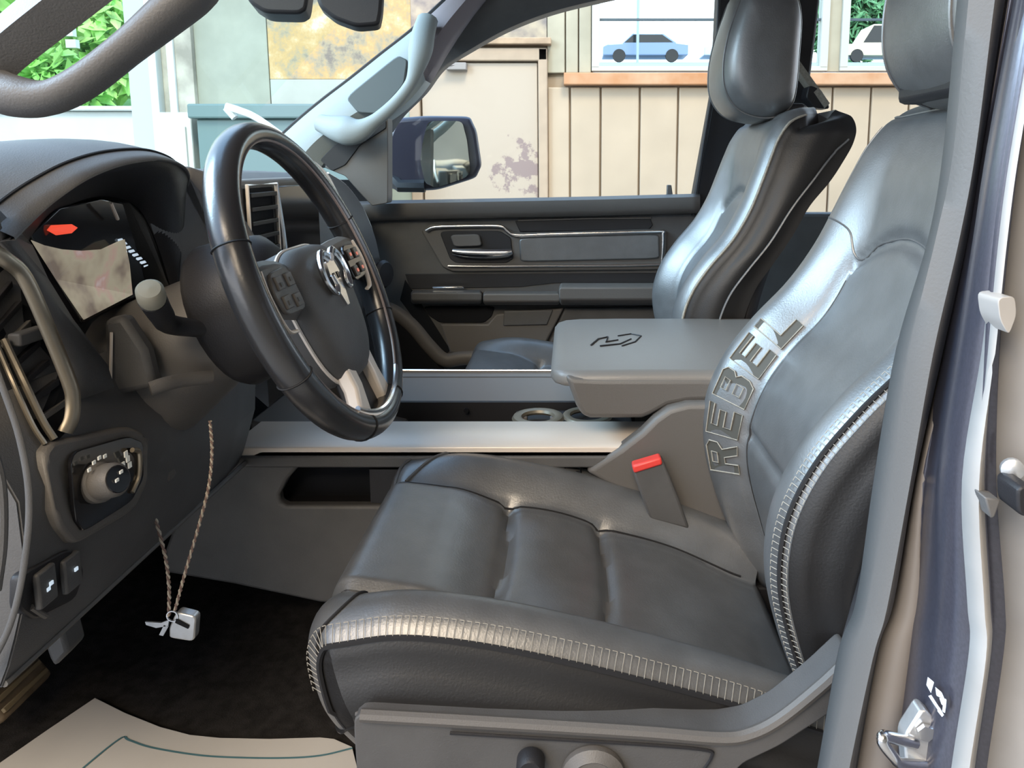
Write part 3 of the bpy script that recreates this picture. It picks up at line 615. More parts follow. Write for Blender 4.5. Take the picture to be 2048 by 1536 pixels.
# hood over the instruments
lip = catmull([P(28,474,.62), P(62,440,.66), P(112,396,.69), P(180,352,.73), P(250,326,.79), P(322,318,.86), P(366,330,.93), P(380,350,.965), P(377,372,.975)], 8)
top = catmull([V((-.62,.59,1.372)), V((-.62,.64,1.40)), V((-.615,.70,1.414)), V((-.61,.76,1.421)), V((-.605,.82,1.424)), V((-.60,.88,1.421)), V((-.59,.94,1.410)), V((-.58,.985,1.395)), V((-.57,1.0,1.375))], 8)
bck = catmull([V((-.86,.58,1.35)), V((-.86,.64,1.372)), V((-.86,.70,1.388)), V((-.86,.76,1.393)), V((-.86,.82,1.395)), V((-.86,.88,1.393)), V((-.86,.94,1.388)), V((-.86,.985,1.38)), V((-.86,1.01,1.37))], 8)
rows = []
for a, b, c in zip(lip, top, bck):
    e = (b-a); rows.append([a+V((-.012,0,-.004)), a, a+e*.3+V((.0,0,.012)), a+e*.62+V((0,0,.012)), b, b.lerp(c,.33)+V((0,0,.005)), b.lerp(c,.66)+V((0,0,.004)), c])
MB().grid([catmull(r, 3) for r in rows]).build('instrument_hood', M['plastic'], dash, auto=80)
m = MB(); m.tube([a+(b-a)*.16+V((0,0,.0085)) for a, b in zip(lip, top)], .0016, 6); m.build('hood_seam', M['thread_d'], dash)
inner = catmull([P(52,490,.70), P(70,462,.71), P(104,428,.735), P(165,398,.77), P(215,392,.82), P(255,402,.86), P(285,428,.885), P(318,500,.90), P(352,610,.905)], 8)
rows = [[a+V((-.004,0,-.002)), a.lerp(b, .4)+V((0,0,.006)), b] for a, b in zip(lip, inner)]
MB().grid(rows).build('hood_lining', M['plastic_d'], dash, solid=.002)
# right cheek of the binnacle and panel beyond
MB().prism([P(262,400,.885), P(300,440,.895), P(372,374,.975), P(380,350,.975), P(430,420,1.0), P(455,520,1.0), P(430,600,.98), P(352,625,.92), P(336,560,.9)], (-.03,0,0)).build('binnacle_cheek', M['plastic'], dash, bevel=.005)
MB().prism([P(378,330,.99), P(440,350,1.03), P(520,480,1.05), P(500,600,1.03), P(430,600,.99), P(372,380,.98)], (-.05,0,0)).build('centre_panel', M['plastic_l'], dash, bevel=.006)
# display
sq = [P(60,470,.70), P(120,415,.735), P(205,398,.80), P(246,405,.85), P(268,480,.865), P(300,590,.875), P(262,598,.845), P(165,648,.742)]
disp = MB().prism(sq, (-.012,0,0)).build('instrument_display', M['gloss'], dash, bevel=.002)
scr = bpy.data.materials.new('display_map'); scr.use_nodes = True; n = scr.node_tree.nodes; l = scr.node_tree.links
t = n.new('ShaderNodeTexCoord'); z = n.new('ShaderNodeTexNoise'); z.inputs['Scale'].default_value = 22; z.inputs['Detail'].default_value = 3; l.new(t.outputs['Object'], z.inputs['Vector'])
r = n.new('ShaderNodeValToRGB'); l.new(z.outputs['Fac'], r.inputs[0]); e = r.color_ramp.elements
e[0].position = .34; e[0].color = (.20,.16,.13,1); e[1].position = .72; e[1].color = (.62,.60,.62,1)
for p_, c_ in ((.45,(.36,.31,.23,1)), (.55,(.42,.38,.28,1)), (.63,(.46,.30,.26,1))): q = e.new(p_); q.color = c_
b = n['Principled BSDF']; l.new(r.outputs[0], b.inputs['Emission Color']); b.inputs['Emission Strength'].default_value = .62; b.inputs['Base Color'].default_value = (.02,.02,.02,1); b.inputs['Roughness'].default_value = .2
F_ = V((.0035,-.0025,.001))
def on(pts, th=.001): return MB().prism([P(*q)+F_ for q in pts], (-th,0,0))
on([(60,482,.702),(85,492,.712),(120,500,.735),(160,503,.765),(200,500,.79),(232,485,.815),(246,480,.83),(256,530,.85),(262,590,.852),(165,640,.744),(110,560,.722)]).build('display_screen', scr, disp, smooth=False)
rl = mat('red_lamp', (.6,.05,.03), .3, emit=((1,.10,.05), .7)); wl_ = mat('white_lamp', (.6,.7,.8), .4, emit=((.7,.85,1), .55))
on([(92,462,.722),(100,452,.724),(140,450,.742),(152,457,.75),(140,468,.742),(110,472,.73)]).build('red_indicator', rl, disp, smooth=False)
m = MB()
for k in range(7):
    a = 232+k*7.6; bq = 480+k*7.4
    m.prism([P(a, bq, .835+k*.003)+F_, P(a+9, bq-2, .838+k*.003)+F_, P(a+12, bq+2, .838+k*.003)+F_, P(a+3, bq+5, .835+k*.003)+F_], (-.001,0,0))
    m.prism([P(a+8, bq+8, .84+k*.003)+F_, P(a+15, bq+6, .842+k*.003)+F_, P(a+15, bq+8, .842+k*.003)+F_, P(a+8, bq+11, .84+k*.003)+F_], (-.001,0,0))
tag(m.build('gauge_marks', wl_, disp, smooth=False), kind='stuff')
m = MB(); m.tube([P(218,408,.80)+F_, P(232,440,.82)+F_], .0018, 6); m.build('gauge_needle', M['silver'], disp)
# face of the dash, driver's side (surface follows depth stations)
def fx(z): return table([(.966,-.480),(1.0,-.465),(1.05,-.450),(1.12,-.445),(1.20,-.475),(1.27,-.515),(1.34,-.560)])(z)
zs = [.966,.985,1.01,1.05,1.09,1.13,1.17,1.21,1.25,1.29,1.335]
rows = [[V((fx(z)-.010*smooth01((y-.9)/.15), y, z)) for y in (.575,.60,.64,.70,.76,.82,.90,.98,1.05)] for z in zs[:8]]
rows = [[V((q.x-.10, q.y, q.z+.03)) for q in rows[0]]]+rows
rows = [[V((q.x-.3, q.y, q.z)) for q in [r[0]]]+r for r in rows]
MB().grid(rows).build('knee_panel', M['plastic'], dash, solid=.004, auto=50)
rows = [[V((fx(z), y, z)) for y in (.575,.60,.64,.70,.73)] for z in zs[7:]]
rows = [[V((r[0].x-.3, r[0].y, r[0].z))]+r for r in rows]
MB().grid(rows).build('outer_panel', M['plastic'], dash, solid=.004, auto=50)
MB().prism([V((fx(z), .572, z)) for z in zs]+[V((-.95,.572,1.33)), V((-.95,.572,.966))], (0,.004,0)).build('end_cap', M['plastic'], dash, smooth=False)
m = MB(); m.tube([V((-.478,y,.967)) for y in (.575,.7,.85,1.0,1.05)], .0035, 8); m.build('lower_edge', M['plastic_l'], dash)
def face(px_, py_, h=0):              # point of the dash face under a sight line, h proud of it
    d = ray(px_, py_); lo_, hi_ = .5, 1.15
    for _ in range(30):
        md = (lo_+hi_)/2; s = md/d[1]; X, Z = d[0]*s, EYE+d[2]*s
        if X < fx(Z): hi_ = md
        else: lo_ = md
    s = lo_/d[1]; return V((d[0]*s+h, lo_, EYE+d[2]*s))
# column of trim between display and vent
m = MB(); m.grid([[P(a, b, y) for a, b, y in r] for r in (((-70,380,.60),(-20,410,.63),(40,470,.66)), ((-30,440,.60),(15,470,.64),(58,492,.70)), ((40,530,.66),(62,540,.68),(90,560,.705)), ((80,600,.67),(106,612,.69),(140,640,.715)), ((142,735,.68),(170,730,.70),(210,730,.72)), ((152,800,.685),(182,790,.70),(225,775,.72)))])
m.build('vent_surround', M['plastic'], dash, solid=.006)
# outer vent
vent = MB().prism([face(a, b, .004) for a, b in rounded([(-60,560),(10,525),(60,560),(142,770),(144,842),(104,884),(70,866),(-60,620)], 3, .15)], (-.03,0,0)).build('air_vent', M['pit'], dash, smooth=False)
for k in range(7):
    t = (k+.4)/7; a = (lerp(-40,78,t), lerp(610,862,t)); b_ = (lerp(6,136,t), lerp(552,826,t))
    A1, B1 = face(*a, .006), face(*b_, .006)
    MB().prism([A1+V((0,0,.0035)), B1+V((0,0,.0035)), B1-V((0,0,.003)), A1-V((0,0,.003))], (-.02,0,-.004)).build('slat', M['plastic_l'] if k in (2,6) else M['plastic_d'], vent, smooth=False, bevel=.001)
m = MB(); m.tube(catmull([P(*q) for q in ((-20,500,.615),(12,520,.625),(50,556,.64),(95,655,.65),(138,762,.655),(146,800,.655),(143,838,.65),(130,864,.645))], 5), .0068, 10, flat=.7); m.build('vent_bezel', M['bronze'], vent)
m = MB(); m.tube(catmull([face(a, b, .008) for a, b in ((-10,680),(30,765),(66,840),(90,878))], 5), .0032, 8); m.tube(catmull([face(a, b, .006) for a, b in ((-20,690),(12,765),(50,848),(76,888))], 5), .0022, 8); m.build('vent_bezel', M['bronze'], vent)
m = MB(); m.box(face(30,672,.012), (.006,.018,.006)); m.build('vent_tab', M['rubber'], vent, bevel=.002)
# head light switch panel
fr = rounded([(66,905),(82,884),(240,852),(272,866),(280,960),(250,1022),(128,1092),(96,1052)], 4, .22)
lp = MB().prism([face(a, b, .010) for a, b in fr], (-.02,0,0)).build('light_switch_panel', M['plastic_l'], dash, bevel=.004, segs=3)
fi = rounded([(112,905),(232,872),(262,884),(264,956),(238,1004),(140,1064),(124,1040)], 4, .2)
MB().prism([face(a, b, .0125) for a, b in fi], (-.004,0,0)).build('switch_plate', M['gloss'], lp, bevel=.001)
kc = face(170, 965, .013); ax_ = V((.90,-.25,.25)).normalized()
kn = MB().lathe(kc-ax_*.004, ax_, [(0,0),(.0185,0),(.0185,.006),(.0165,.008),(.0155,.024),(.013,.027),(0,.027)], 28).build('rotary_knob', M['plastic_l'], lp)
MB().lathe(kc+ax_*.0232, ax_, [(0,0),(.0125,0),(.0118,.0006),(0,.0006)], 24).build('knob_face', M['gloss'], kn)
m = MB()
for dy, dz in ((.004,.005),(-.003,.0),(.003,-.006)): m.box(kc+ax_*.0242+V((0,dy,dz)), (.0006,.0022,.0014))
for a in (.9, 1.25, 1.6, 1.95): m.box(kc+V((.002,-.0235*math.cos(a)*1.0,.0235*math.sin(a))), (.0006,.002,.0016))
for q in ((224,908),(228,918),(218,930),(232,930)): m.box(face(*q, .0135), (.0006,.0025,.0028))
tag(m.build('switch_icons', mat('icon_white', (.7,.7,.66), .5, emit=((.9,.9,.8), .12)), lp, smooth=False), kind='stuff')
m = MB(); m.tube(catmull([face(a, b, .014) for a, b in ((236,900),(250,905),(250,950),(236,985))], 5), .0025, 8); m.build('dimmer_wheel', M['bronze'], lp)
m = MB(); m.prism([face(a, b, .005) for a, b in rounded([(30,1150),(130,1095),(160,1140),(140,1200),(60,1240),(30,1220)], 3, .2)], (-.01,0,0)); lb = m.build('lower_switch_bank', M['plastic_d'], dash, bevel=.002)
for q in ((74,1172),(126,1144)):
    MB().box(face(*q, .007), (.003,.011,.016)).build('button', M['plastic'], lb, bevel=.002)
m = MB()
for q in ((78,1166),(72,1178),(129,1138),(127,1152)): m.box(face(*q, .0105), (.0006,.002,.0016))
tag(m.build('button_icons', wl_, lb, smooth=False), kind='stuff')
m = MB(); m.tube(catmull([face(a, b, .004) for a, b in ((52,1214),(70,1226),(82,1232))], 4), .0025, 8); m.build('coin_slot_edge', M['plastic_l'], lb)
# centre vents and stack beyond the wheel
cvp = [(1.14,-.500),(1.40,-.500)]
cs = MB().box2((-.53,1.10,1.09),(-.490,1.47,1.378)).build('centre_stack', M['plastic_l'], dash, bevel=.008, segs=3)
vt = MB().box2((-.489,1.13,1.235),(-.4875,1.235,1.365)).build('centre_vent', M['pit'], dash, smooth=False)
for k in range(6): MB().box((-.484,1.182,1.247+k*.0215), (.006,.05,.0035)).build('slat', M['plastic_d'], vt, smooth=False, bevel=.001)
m = MB(); m.tube([(-.482,1.127,1.23),(-.482,1.127,1.37),(-.482,1.238,1.37),(-.482,1.238,1.23)], .003, 8, closed=True); m.build('vent_bezel', M['silver'], vt)
MB().box2((-.489,1.25,1.12),(-.484,1.45,1.365)).build('centre_touchscreen', M['gloss'], dash, bevel=.002)
m = MB(); m.tube(catmull([V((-.478,1.245,1.10)), V((-.475,1.245,1.25)), V((-.485,1.245,1.372))], 6), .004, 8); m.build('stack_trim', M['chrome'], dash)
# passenger end: curved chromed edge and glovebox
cr = catmull([P(655,348,1.80), P(690,372,1.85), P(722,415,1.88), P(745,470,1.88), P(757,520,1.88)], 6)
m = MB(); m.tube(cr, .0045, 8); m.build('dash_end_trim', M['chrome'], dash)
m = MB(); m.grid([[q, q+V((-.03,-.10,.0)), q+V((-.05,-.25,.0))] for q in cr]); m.build('glove_box_lid', M['plastic_l'], dash, solid=.01)
m = MB(); m.lathe(V((-.475,1.86,1.13)), (1,-.4,0), [(0,0),(.032,0),(.036,.01),(.030,.018),(0,.02)], 20); m.build('end_vent', M['plastic_d'], dash)
m = MB(); m.tube(catmull([P(596,318,1.5), P(625,330,1.55), P(650,352,1.6), P(672,392,1.62)], 6), .010, 8, flat=.5); m.build('dash_top_seam', M['silver'], dash)
# hood release lever bracket under the panel
m = MB(); m.prism([P(a, b, .79) for a, b in ((306,940),(330,932),(336,960),(318,1005),(304,1000),(298,985))], (0,.02,0)); m.build('release_lever', M['plastic_l'], dash, bevel=.004)

# ---------------------------------------------------------------- steering column and wheel
Wc = V((-.289,.85,1.269)); Wu = V((-.368,0,.930)).normalized(); Wn = V((.930,0,.368)).normalized()
def W(a, b, h): return Wc+V((0,a,0))+Wu*b+Wn*h
def oval(ra, rb, h, n=32, ca=0, cb=0, e=1.0):
    out = []
    for k in range(n):
        t = 2*math.pi*k/n; c_, s_ = math.cos(t), math.sin(t)
        out.append(W(ca+ra*math.copysign(abs(c_)**e, c_), cb+rb*math.copysign(abs(s_)**e, s_), h))
    return out
wheel = thing('steering_wheel', 'black leather steering wheel with silver trimmed spokes and a chrome ram head emblem', 'steering wheel', tuple(Wc))
rim = [W(.1755*math.cos(t), .1755*math.sin(t), 0) for t in [2*math.pi*k/96 for k in range(96)]]
wl_leather = mat('wheel_leather', (.022,.022,.024), .27, spec=.7, coat=.25, grain=.1, gscale=500)
rr = []
for k in range(96):
    t = 2*math.pi*k/96; c_ = V((0, math.cos(t), 0))+Wu*math.sin(t); ctr = Wc+c_*.1755
    grow = 1+.12*math.exp(-((math.cos(t))**2-1)**2/.1)*0
    rr.append([ctr+c_*(.0145*math.cos(q))+Wn*(.0175*math.sin(q)) for q in [2*math.pi*j/20 for j in range(20)]])
rimo = MB().loft(rr, closed=True).build('rim', wl_leather, wheel, auto=80)
m = MB(); m.tube([W(.1655*math.cos(t), .1655*math.sin(t), .0125) for t in [2*math.pi*k/80 for k in range(80)]], .0018, 6, closed=True); m.build('inner_seam', mat('wheel_seam', (.22,.18,.17), .4), rimo)
for t in (math.radians(160), math.radians(20), math.radians(205), math.radians(-25), math.radians(250), math.radians(290)):
    c_ = V((0, math.cos(t), 0))+Wu*math.sin(t); ctr = Wc+c_*.1755
    MB().tube([ctr+c_*(.0150*math.cos(q))+Wn*(.0180*math.sin(q)) for q in [2*math.pi*j/20 for j in range(20)]], .0009, 4, closed=True).build('rim_joint', M['thread_d'], rimo)
# lower bright insert
m = MB(); m.tube([W(.1650*math.cos(t), .1650*math.sin(t), .014) for t in [math.radians(238+64*k/16) for k in range(17)]], .0048, 8, flat=.7); m.build('rim_insert', M['chrome'], rimo)
hubp = [(0,.070),(.045,.068),(.074,.052),(.083,.020),(.080,-.020),(.066,-.062),(.040,-.088),(0,-.096),(-.040,-.088),(-.066,-.062),(-.080,-.020),(-.083,.020),(-.074,.052),(-.045,.068)]
def hub_ring(s, h, dome=0): return [W(a*s, -.026+b*s, h-.014) for a, b in hubc]
hubc = [(q.x, q.y) for q in catmull([V((a, b, 0)) for a, b in hubp], 4, True)]
MB().loft([hub_ring(.80,-.045), hub_ring(.97,-.03), hub_ring(1.0,-.005), hub_ring(.985,.010), hub_ring(.93,.020), hub_ring(.80,.026), hub_ring(.5,.031), hub_ring(.2,.033), hub_ring(.02,.033)]).build('airbag_cover', M['plastic'], wheel, auto=70)
m = MB(); m.tube([W(a*1.0, -.026+b*1.0, -.010) for a, b in hubc], .0022, 6, closed=True); m.build('hub_edge', M['silver'], wheel)
for s in (-1, 1):
    m = MB(); rings = []
    for k, (a, c_, hw, h) in enumerate(((.060,.002,.036,-.006),(.10,.008,.034,.000),(.135,.012,.031,.003),(.168,.012,.028,.0))):
        rings.append([W(s*a, c_+hw, h-.006), W(s*a, c_+hw*.7, h+.006), W(s*a, c_-hw*.7, h+.006), W(s*a, c_-hw, h-.006), W(s*a, c_-hw*.5, h-.02), W(s*a, c_+hw*.5, h-.02)])
    so = m.loft(rings).build('side_spoke', M['plastic_l'], wheel, bevel=.003)
    pad_ = MB().prism([W(s*a, b, .0075) for a, b in rounded([(.088,-.020),(.092,.028),(.140,.026),(.148,.005),(.140,-.018)], 3, .25)], Wn*.004).build('button_pad', M['gloss'] if s > 0 else M['plastic_l'], so, bevel=.001)
    for a, b in ((.104,.014),(.130,.014),(.104,-.008),(.130,-.006)):
        m = MB(); m.box(W(s*a, b, .0125), (.0015,.008,.007), (Wn, V((0,1,0)), Wu)); m.build('button', mat('button_black', (.02,.018,.018), .35) if s > 0 else M['plastic_l'], so, bevel=.001)
    m = MB()
    for a, b in ((.104,.014),(.130,.012),(.106,-.008),(.130,-.007)): m.box(W(s*a, b, .0145), (.0004,.0028,.0022), (Wn, V((0,1,0)), Wu))
    m.build('button_icons', mat('icon_red', (.5,.12,.08), .5, emit=((1,.35,.25), .35)) if s > 0 else M['plastic'], so, smooth=False)
    m = MB(); m.tube(catmull([W(s*.150,.03,.008), W(s*.156,.004,.009), W(s*.148,-.03,.008), W(s*.128,-.036,.008)], 5), .003, 8, flat=.6); m.build('spoke_trim', M['silver'], so)
# lower spoke, silver legs with an opening between
for s in (-1, 1):
    sv = MB(); sv.loft([[W(s*.022,-.085,.006), W(s*.048,-.082,.006), W(s*.048,-.082,-.012), W(s*.022,-.085,-.012)], [W(s*.024,-.125,.008), W(s*.046,-.125,.008), W(s*.046,-.125,-.010), W(s*.024,-.125,-.010)], [W(s*.030,-.168,.006), W(s*.062,-.160,.006), W(s*.062,-.160,-.010), W(s*.030,-.168,-.010)]])
    sv.build('lower_spoke', M['silver'], wheel, bevel=.004, segs=3)
MB().loft([[W(-.03,-.085,-.004), W(.03,-.085,-.004), W(.03,-.085,-.02), W(-.03,-.085,-.02)], [W(-.04,-.168,-.004), W(.04,-.168,-.004), W(.04,-.168,-.02), W(-.04,-.168,-.02)]]).build('spoke_web', M['plastic_d'], wheel, bevel=.003)
# emblem: ram head on a shield
m = MB(); m.prism([W(a, b-.008, .017) for a, b in ((-.012,.026),(.012,.026),(.017,.010),(.010,-.014),(.004,-.030),(-.004,-.030),(-.010,-.014),(-.017,.010))], Wn*.005)
for s in (-1, 1):
    m.tube(catmull([W(s*.006,.020,.022), W(s*.020,.026,.022), W(s*.034,.014,.022), W(s*.036,-.006,.022), W(s*.026,-.020,.023), W(s*.017,-.012,.024), W(s*.021,.000,.025)], 5), lambda t: .0068*(1-.6*t), 8, flat=.7)
m.build('emblem', M['chrome'], wheel, bevel=.001)
m = MB()
for s in (-1, 1): m.box(W(s*.006,-.002,.0225), (.0005,.0025,.004), (Wn, V((0,1,0)), Wu))
m.build('emblem_inlay', M['gloss'], wheel, smooth=False)
# column
col = thing('steering_column', 'dark steering column shroud behind the wheel with a round ended stalk', 'steering column', (-.45,.85,1.18))
MB().loft([oval(.045,.050,-.030), oval(.066,.074,-.045), oval(.073,.082,-.075), oval(.076,.086,-.110), oval(.070,.080,-.120)]).build('upper_shroud', M['plastic_d'], col, auto=60)
MB().loft([oval(.058,.062,-.118,cb=-.006), oval(.070,.070,-.150,cb=-.012), oval(.082,.078,-.19,cb=-.02), oval(.092,.086,-.24,cb=-.03)]).build('lower_shroud', M['plastic_l'], col, auto=60)
m = MB(); m.tube(catmull([P(300,778,.735), P(330,768,.745), P(370,760,.765), P(424,754,.79)], 5), .0075, 10, flat=.5); m.build('shroud_lip', M['plastic_l'], col)
MB().prism([P(a, b, .745) for a, b in ((205,640),(245,632),(290,700),(310,775),(240,790),(212,780))], (0,.02,0)).build('cowl_wing', M['plastic'], col, bevel=.006)
m = MB(); m.tube([P(223,665,.742), P(221,765,.742)], .0016, 6); m.build('cowl_edge', M['silver'], col)
m = MB(); m.tube(catmull([W(-.055,-.01,-.10), P(345,650,.755), P(322,628,.715), P(305,600,.69)], 6), lambda t: .009+.0035*t, 14); so = m.build('turn_stalk', M['plastic_d'], col)
dd = (P(297,573,.672)-P(305,600,.69)).normalized()
m = MB(); m.lathe(P(305,600,.69), dd, [(0,0),(.0115,0),(.0125,.006),(.0120,.018),(.0095,.021),(0,.022)], 24); m.build('stalk_knob', mat('stalk_end', (.30,.28,.22), .45), so)
m = MB(); m.tube(catmull([W(.07,.01,-.08), W(.12,.02,-.085), W(.165,.012,-.08)], 5), .008, 12); so = m.build('shift_stalk', M['plastic_d'], col)
m = MB(); m.lathe(W(.165,.012,-.08), (0,1,0), [(0,0),(.018,.0),(.020,.01),(.016,.026),(0,.028)], 20); m.build('stalk_knob', mat('stalk_end_2', (.30,.28,.22), .45), so)
MB().loft([[V((x, y, z)) for y, z in ((.80,1.03),(.92,1.03),(.94,1.12),(.77,1.12))] for x in (-.60,-.455)]).build('column_support', M['pit'], col, bevel=.01)

# ---------------------------------------------------------------- centre console
con = thing('center_console', 'grey centre console with brushed silver top strips between the front seats', 'console', (0, 1.26, .69))
YN = 1.056
def S_(pix, Y=YN): return [P(a, b, Y) for a, b in pix]
side = MB()
side.prism(S_([(520,898),(1290,898),(1240,926),(618,926),(600,930),(574,960),(558,990),(560,1006),(572,1012),(1170,1012),(1400,1100),(1400,1250),(640,1206),(470,1170),(330,1146),(330,1100),(380,960)]), (0,.02,0))
side.build('console_side', M['plastic'], con, bevel=.005, segs=3)
MB().prism(S_([(540,915),(1180,915),(1180,1030),(540,1030)], YN+.055), (0,.01,0)).build('slot_back', M['pit'], con, smooth=False)
MB().box2((-.46,YN+.004,.882),(.06,YN+.06,.888)).build('slot_floor', M['plastic_d'], con, smooth=False)
MB().box2((-.30,YN+.01,.885),(-.20,YN+.052,.95)).build('slot_divider', M['plastic_d'], con, smooth=False)
m = MB(); m.tube([P(a, b, YN-.001) for a, b in ((1130,926),(1160,926),(1162,944),(1130,946))], .0025, 6, closed=True); m.build('slot_latch', M['pit'], con)
m = MB(); m.loft([[V((x, YN, .975)), V((x, YN, .988)), V((x, YN+.006, .992)), V((x, 1.165, .990)), V((x, 1.172, .985)), V((x, 1.172, .975))] for x in (-.50, .125)]); m.build('silver_strip', M['silver'], con, bevel=.001)
m = MB(); m.box2((-.51,YN-.004,.958),(.125,YN+.02,.976)); m.build('strip_base', M['plastic'], con, bevel=.003)
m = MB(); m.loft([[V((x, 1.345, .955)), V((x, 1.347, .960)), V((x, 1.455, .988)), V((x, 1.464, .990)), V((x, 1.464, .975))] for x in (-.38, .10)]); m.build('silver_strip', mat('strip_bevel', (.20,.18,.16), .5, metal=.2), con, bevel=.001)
m = MB(); m.tube([(-.38,1.463,.992),(.1,1.463,.992)], .0025, 8); m.build('strip_edge', M['chrome'], con)
MB().box2((-.50,1.334,.86),(.12,1.344,.967)).build('tray_far_wall', M['plastic_d'], con, smooth=False)
MB().box2((-.50,1.172,.86),(.12,1.180,.975)).build('tray_near_wall', M['plastic_d'], con, smooth=False)
MB().box2((-.50,1.17,.895),(.12,1.34,.905)).build('tray_floor', M['plastic'], con, smooth=False)
MB().box2((-.60,1.44,.70),(.4,1.464,.985)).build('console_far_side', M['plastic'], con, smooth=False)
m = MB(); m.loft([[V((-.52,1.17,.99)), V((-.52,1.34,.99)), V((-.52,1.34,.90)), V((-.52,1.17,.90))], [V((-.30,1.17,.935)), V((-.30,1.34,.935)), V((-.30,1.34,.90)), V((-.30,1.17,.90))]]); m.build('phone_shelf', M['plastic_l'], con, bevel=.004)
MB().lathe((-.19,1.325,.955), (0,-1,0), [(0,0),(.005,0),(.005,.003),(0,.003)], 12).build('power_socket', M['pit'], con)
cup = MB(); 
cup.tube([(-.055+.036*math.cos(a), 1.245+.036*math.sin(a), .968) for a in [2*math.pi*k/28 for k in range(28)]], .006, 8, closed=True, flat=1.6)
cup.tube([(.03+.036*math.cos(a), 1.255+.036*math.sin(a), .968) for a in [2*math.pi*k/28 for k in range(28)]], .005, 8, closed=True, flat=1.6)
cup.build('cup_holder', mat('cup_trim', (.20,.18,.14), .4, metal=.4), con)
m = MB()
for a in (.5, 2.6, 4.7): m.box((-.055+.033*math.cos(a), 1.245+.033*math.sin(a), .955), (.009,.009,.012))
m.build('cup_grip', M['rubber'], con, bevel=.003)
MB().box2((-.10,1.18,.905),(.11,1.33,.955)).build('cup_block', M['plastic_d'], con, bevel=.006)
# rear riser beside the seat
MB().prism(S_([(1170,944),(1240,898),(1284,864),(1310,838),(1338,818),(1376,808),(1560,806),(1640,900),(1560,1300),(1400,1250),(1400,1100),(1290,1010)], YN-.008), (0,.03,0)).build('console_riser', M['plastic_l'], con, bevel=.008, segs=3)
# armrest
arm = MB(); rings = []
for x, s, dz in ((-.030,.0,.0),(-.029,.45,.0),(-.022,.75,.0),(-.008,.92,.0),(.02,1,.0),(.10,1.0,.001),(.25,1.0,.001),(.42,1,0)):
    y0, y1 = 1.268-.200*(.62+.38*s), 1.268+.200*(.62+.38*s); z0, z1 = 1.073+.010*(1-s), 1.099-.016*(1-s)+dz; r_ = .016*max(.3, s)
    ring = []
    for cy, cz, a0 in ((y1-r_, z1-r_, 0), (y0+r_, z1-r_, 90), (y0+r_, z0+r_*.5, 180), (y1-r_, z0+r_*.5, 270)):
        for j in range(6):
            a = math.radians(a0+90*j/5); ring.append(V((x, cy+r_*math.cos(a), cz+(r_ if a0 < 180 else r_*.5)*math.sin(a))))
    rings.append(ring)
al = arm.loft(rings).build('armrest_lid', mat('armrest_leather', (.16,.15,.14), .42, spec=.5, grain=.2, gscale=420), con, auto=60)
m = MB()
for pl in (((1182,690),(1196,678),(1216,674),(1212,684),(1236,680)), ((1200,692),(1240,688),(1262,678)), ((1236,672),(1262,668),(1282,672),(1270,684),(1244,692))):
    m.tube([PZ(a, b, 1.1005) for a, b in pl], .0016, 5)
m.build('embossed_emblem', M['plastic_d'], al)
bs = MB(); bs.prism(S_([(1130,752),(1150,756),(1200,758),(1600,758),(1600,800),(1440,802),(1376,804),(1336,812),(1300,832),(1284,838),(1180,838),(1164,832),(1152,812)], 1.066), (0,.395,0)); bs.build('armrest_base', M['plastic_l'], con, bevel=.010, segs=3)
# buckle
bk = thing('seat_belt_buckle', 'grey seat belt buckle with red release button beside the driver seat', 'buckle', tuple(P(1310,1000,1.04)))
MB().prism([P(a, b, 1.015) for a, b in ((1262,936),(1325,918),(1362,1010),(1380,1060),(1300,1040))], (0,.022,0)).build('buckle_housing', M['plastic'], bk, bevel=.004)
MB().prism([P(a, b, 1.012) for a, b in ((1264,932),(1322,915),(1326,930),(1268,948))], (0,.02,0)).build('release_button', M['red'], bk, bevel=.003)

# ---------------------------------------------------------------- passenger door
pd = thing('passenger_door', 'far front door with dark grey trim panel, chrome edged pull and armrest', 'car door', (-.1, 2.1, .72))
YD = 2.06
def D(pix, Y=YD): return [P(a, b, Y) for a, b in pix]
MB().prism(D([(690,412),(1400,402),(1400,860),(900,860),(690,700)]), (0,.05,0)).build('door_panel', M['plastic'], pd, smooth=False)
rows = []
for a0, a1, h in ((690,405,0),(780,402,0),(1000,398,0),(1200,394,0),(1384,389,0),(1400,389,0)):
    rows.append([P(a0, a1, 2.10), P(a0, a1, 2.045), P(a0, a1+6, 2.022), P(a0, a1+26, 2.020), P(a0, a1+36, 2.034), P(a0, a1+38, 2.06)])
MB().grid(rows).build('window_ledge', M['plastic_l'], pd, solid=.004, auto=60)
MB().prism([V((-.56,2.098,1.30)), V((.36,2.098,1.31)), V((.48,2.098,1.93)), V((-.1,2.098,1.93)), V((-.52,2.098,1.45))], (0,.005,0)).build('door_glass', M['glass'], pd, smooth=False)
m = MB(); m.tube([P(1428,172,2.05), P(1408,290,2.05), P(1386,432,2.05)], .005, 6); m.build('window_seal', M['rubber_d'], pd)
MB().prism(D([(1335,370),(1343,370),(1346,392),(1334,392)], 2.07), (0,.02,0)).build('lock_pin', M['rubber'], pd, bevel=.002)
MB().prism(D([(1030,442),(1300,436),(1306,450),(1298,460),(1040,464)], YD-.004), (0,.01,0)).build('upper_slot', M['plastic_d'], pd, bevel=.002)
m = MB(); m.tube(D([(1036,441),(1180,437),(1302,436)], YD-.006), .0028, 6); m.build('slot_edge', M['plastic_l'], pd)
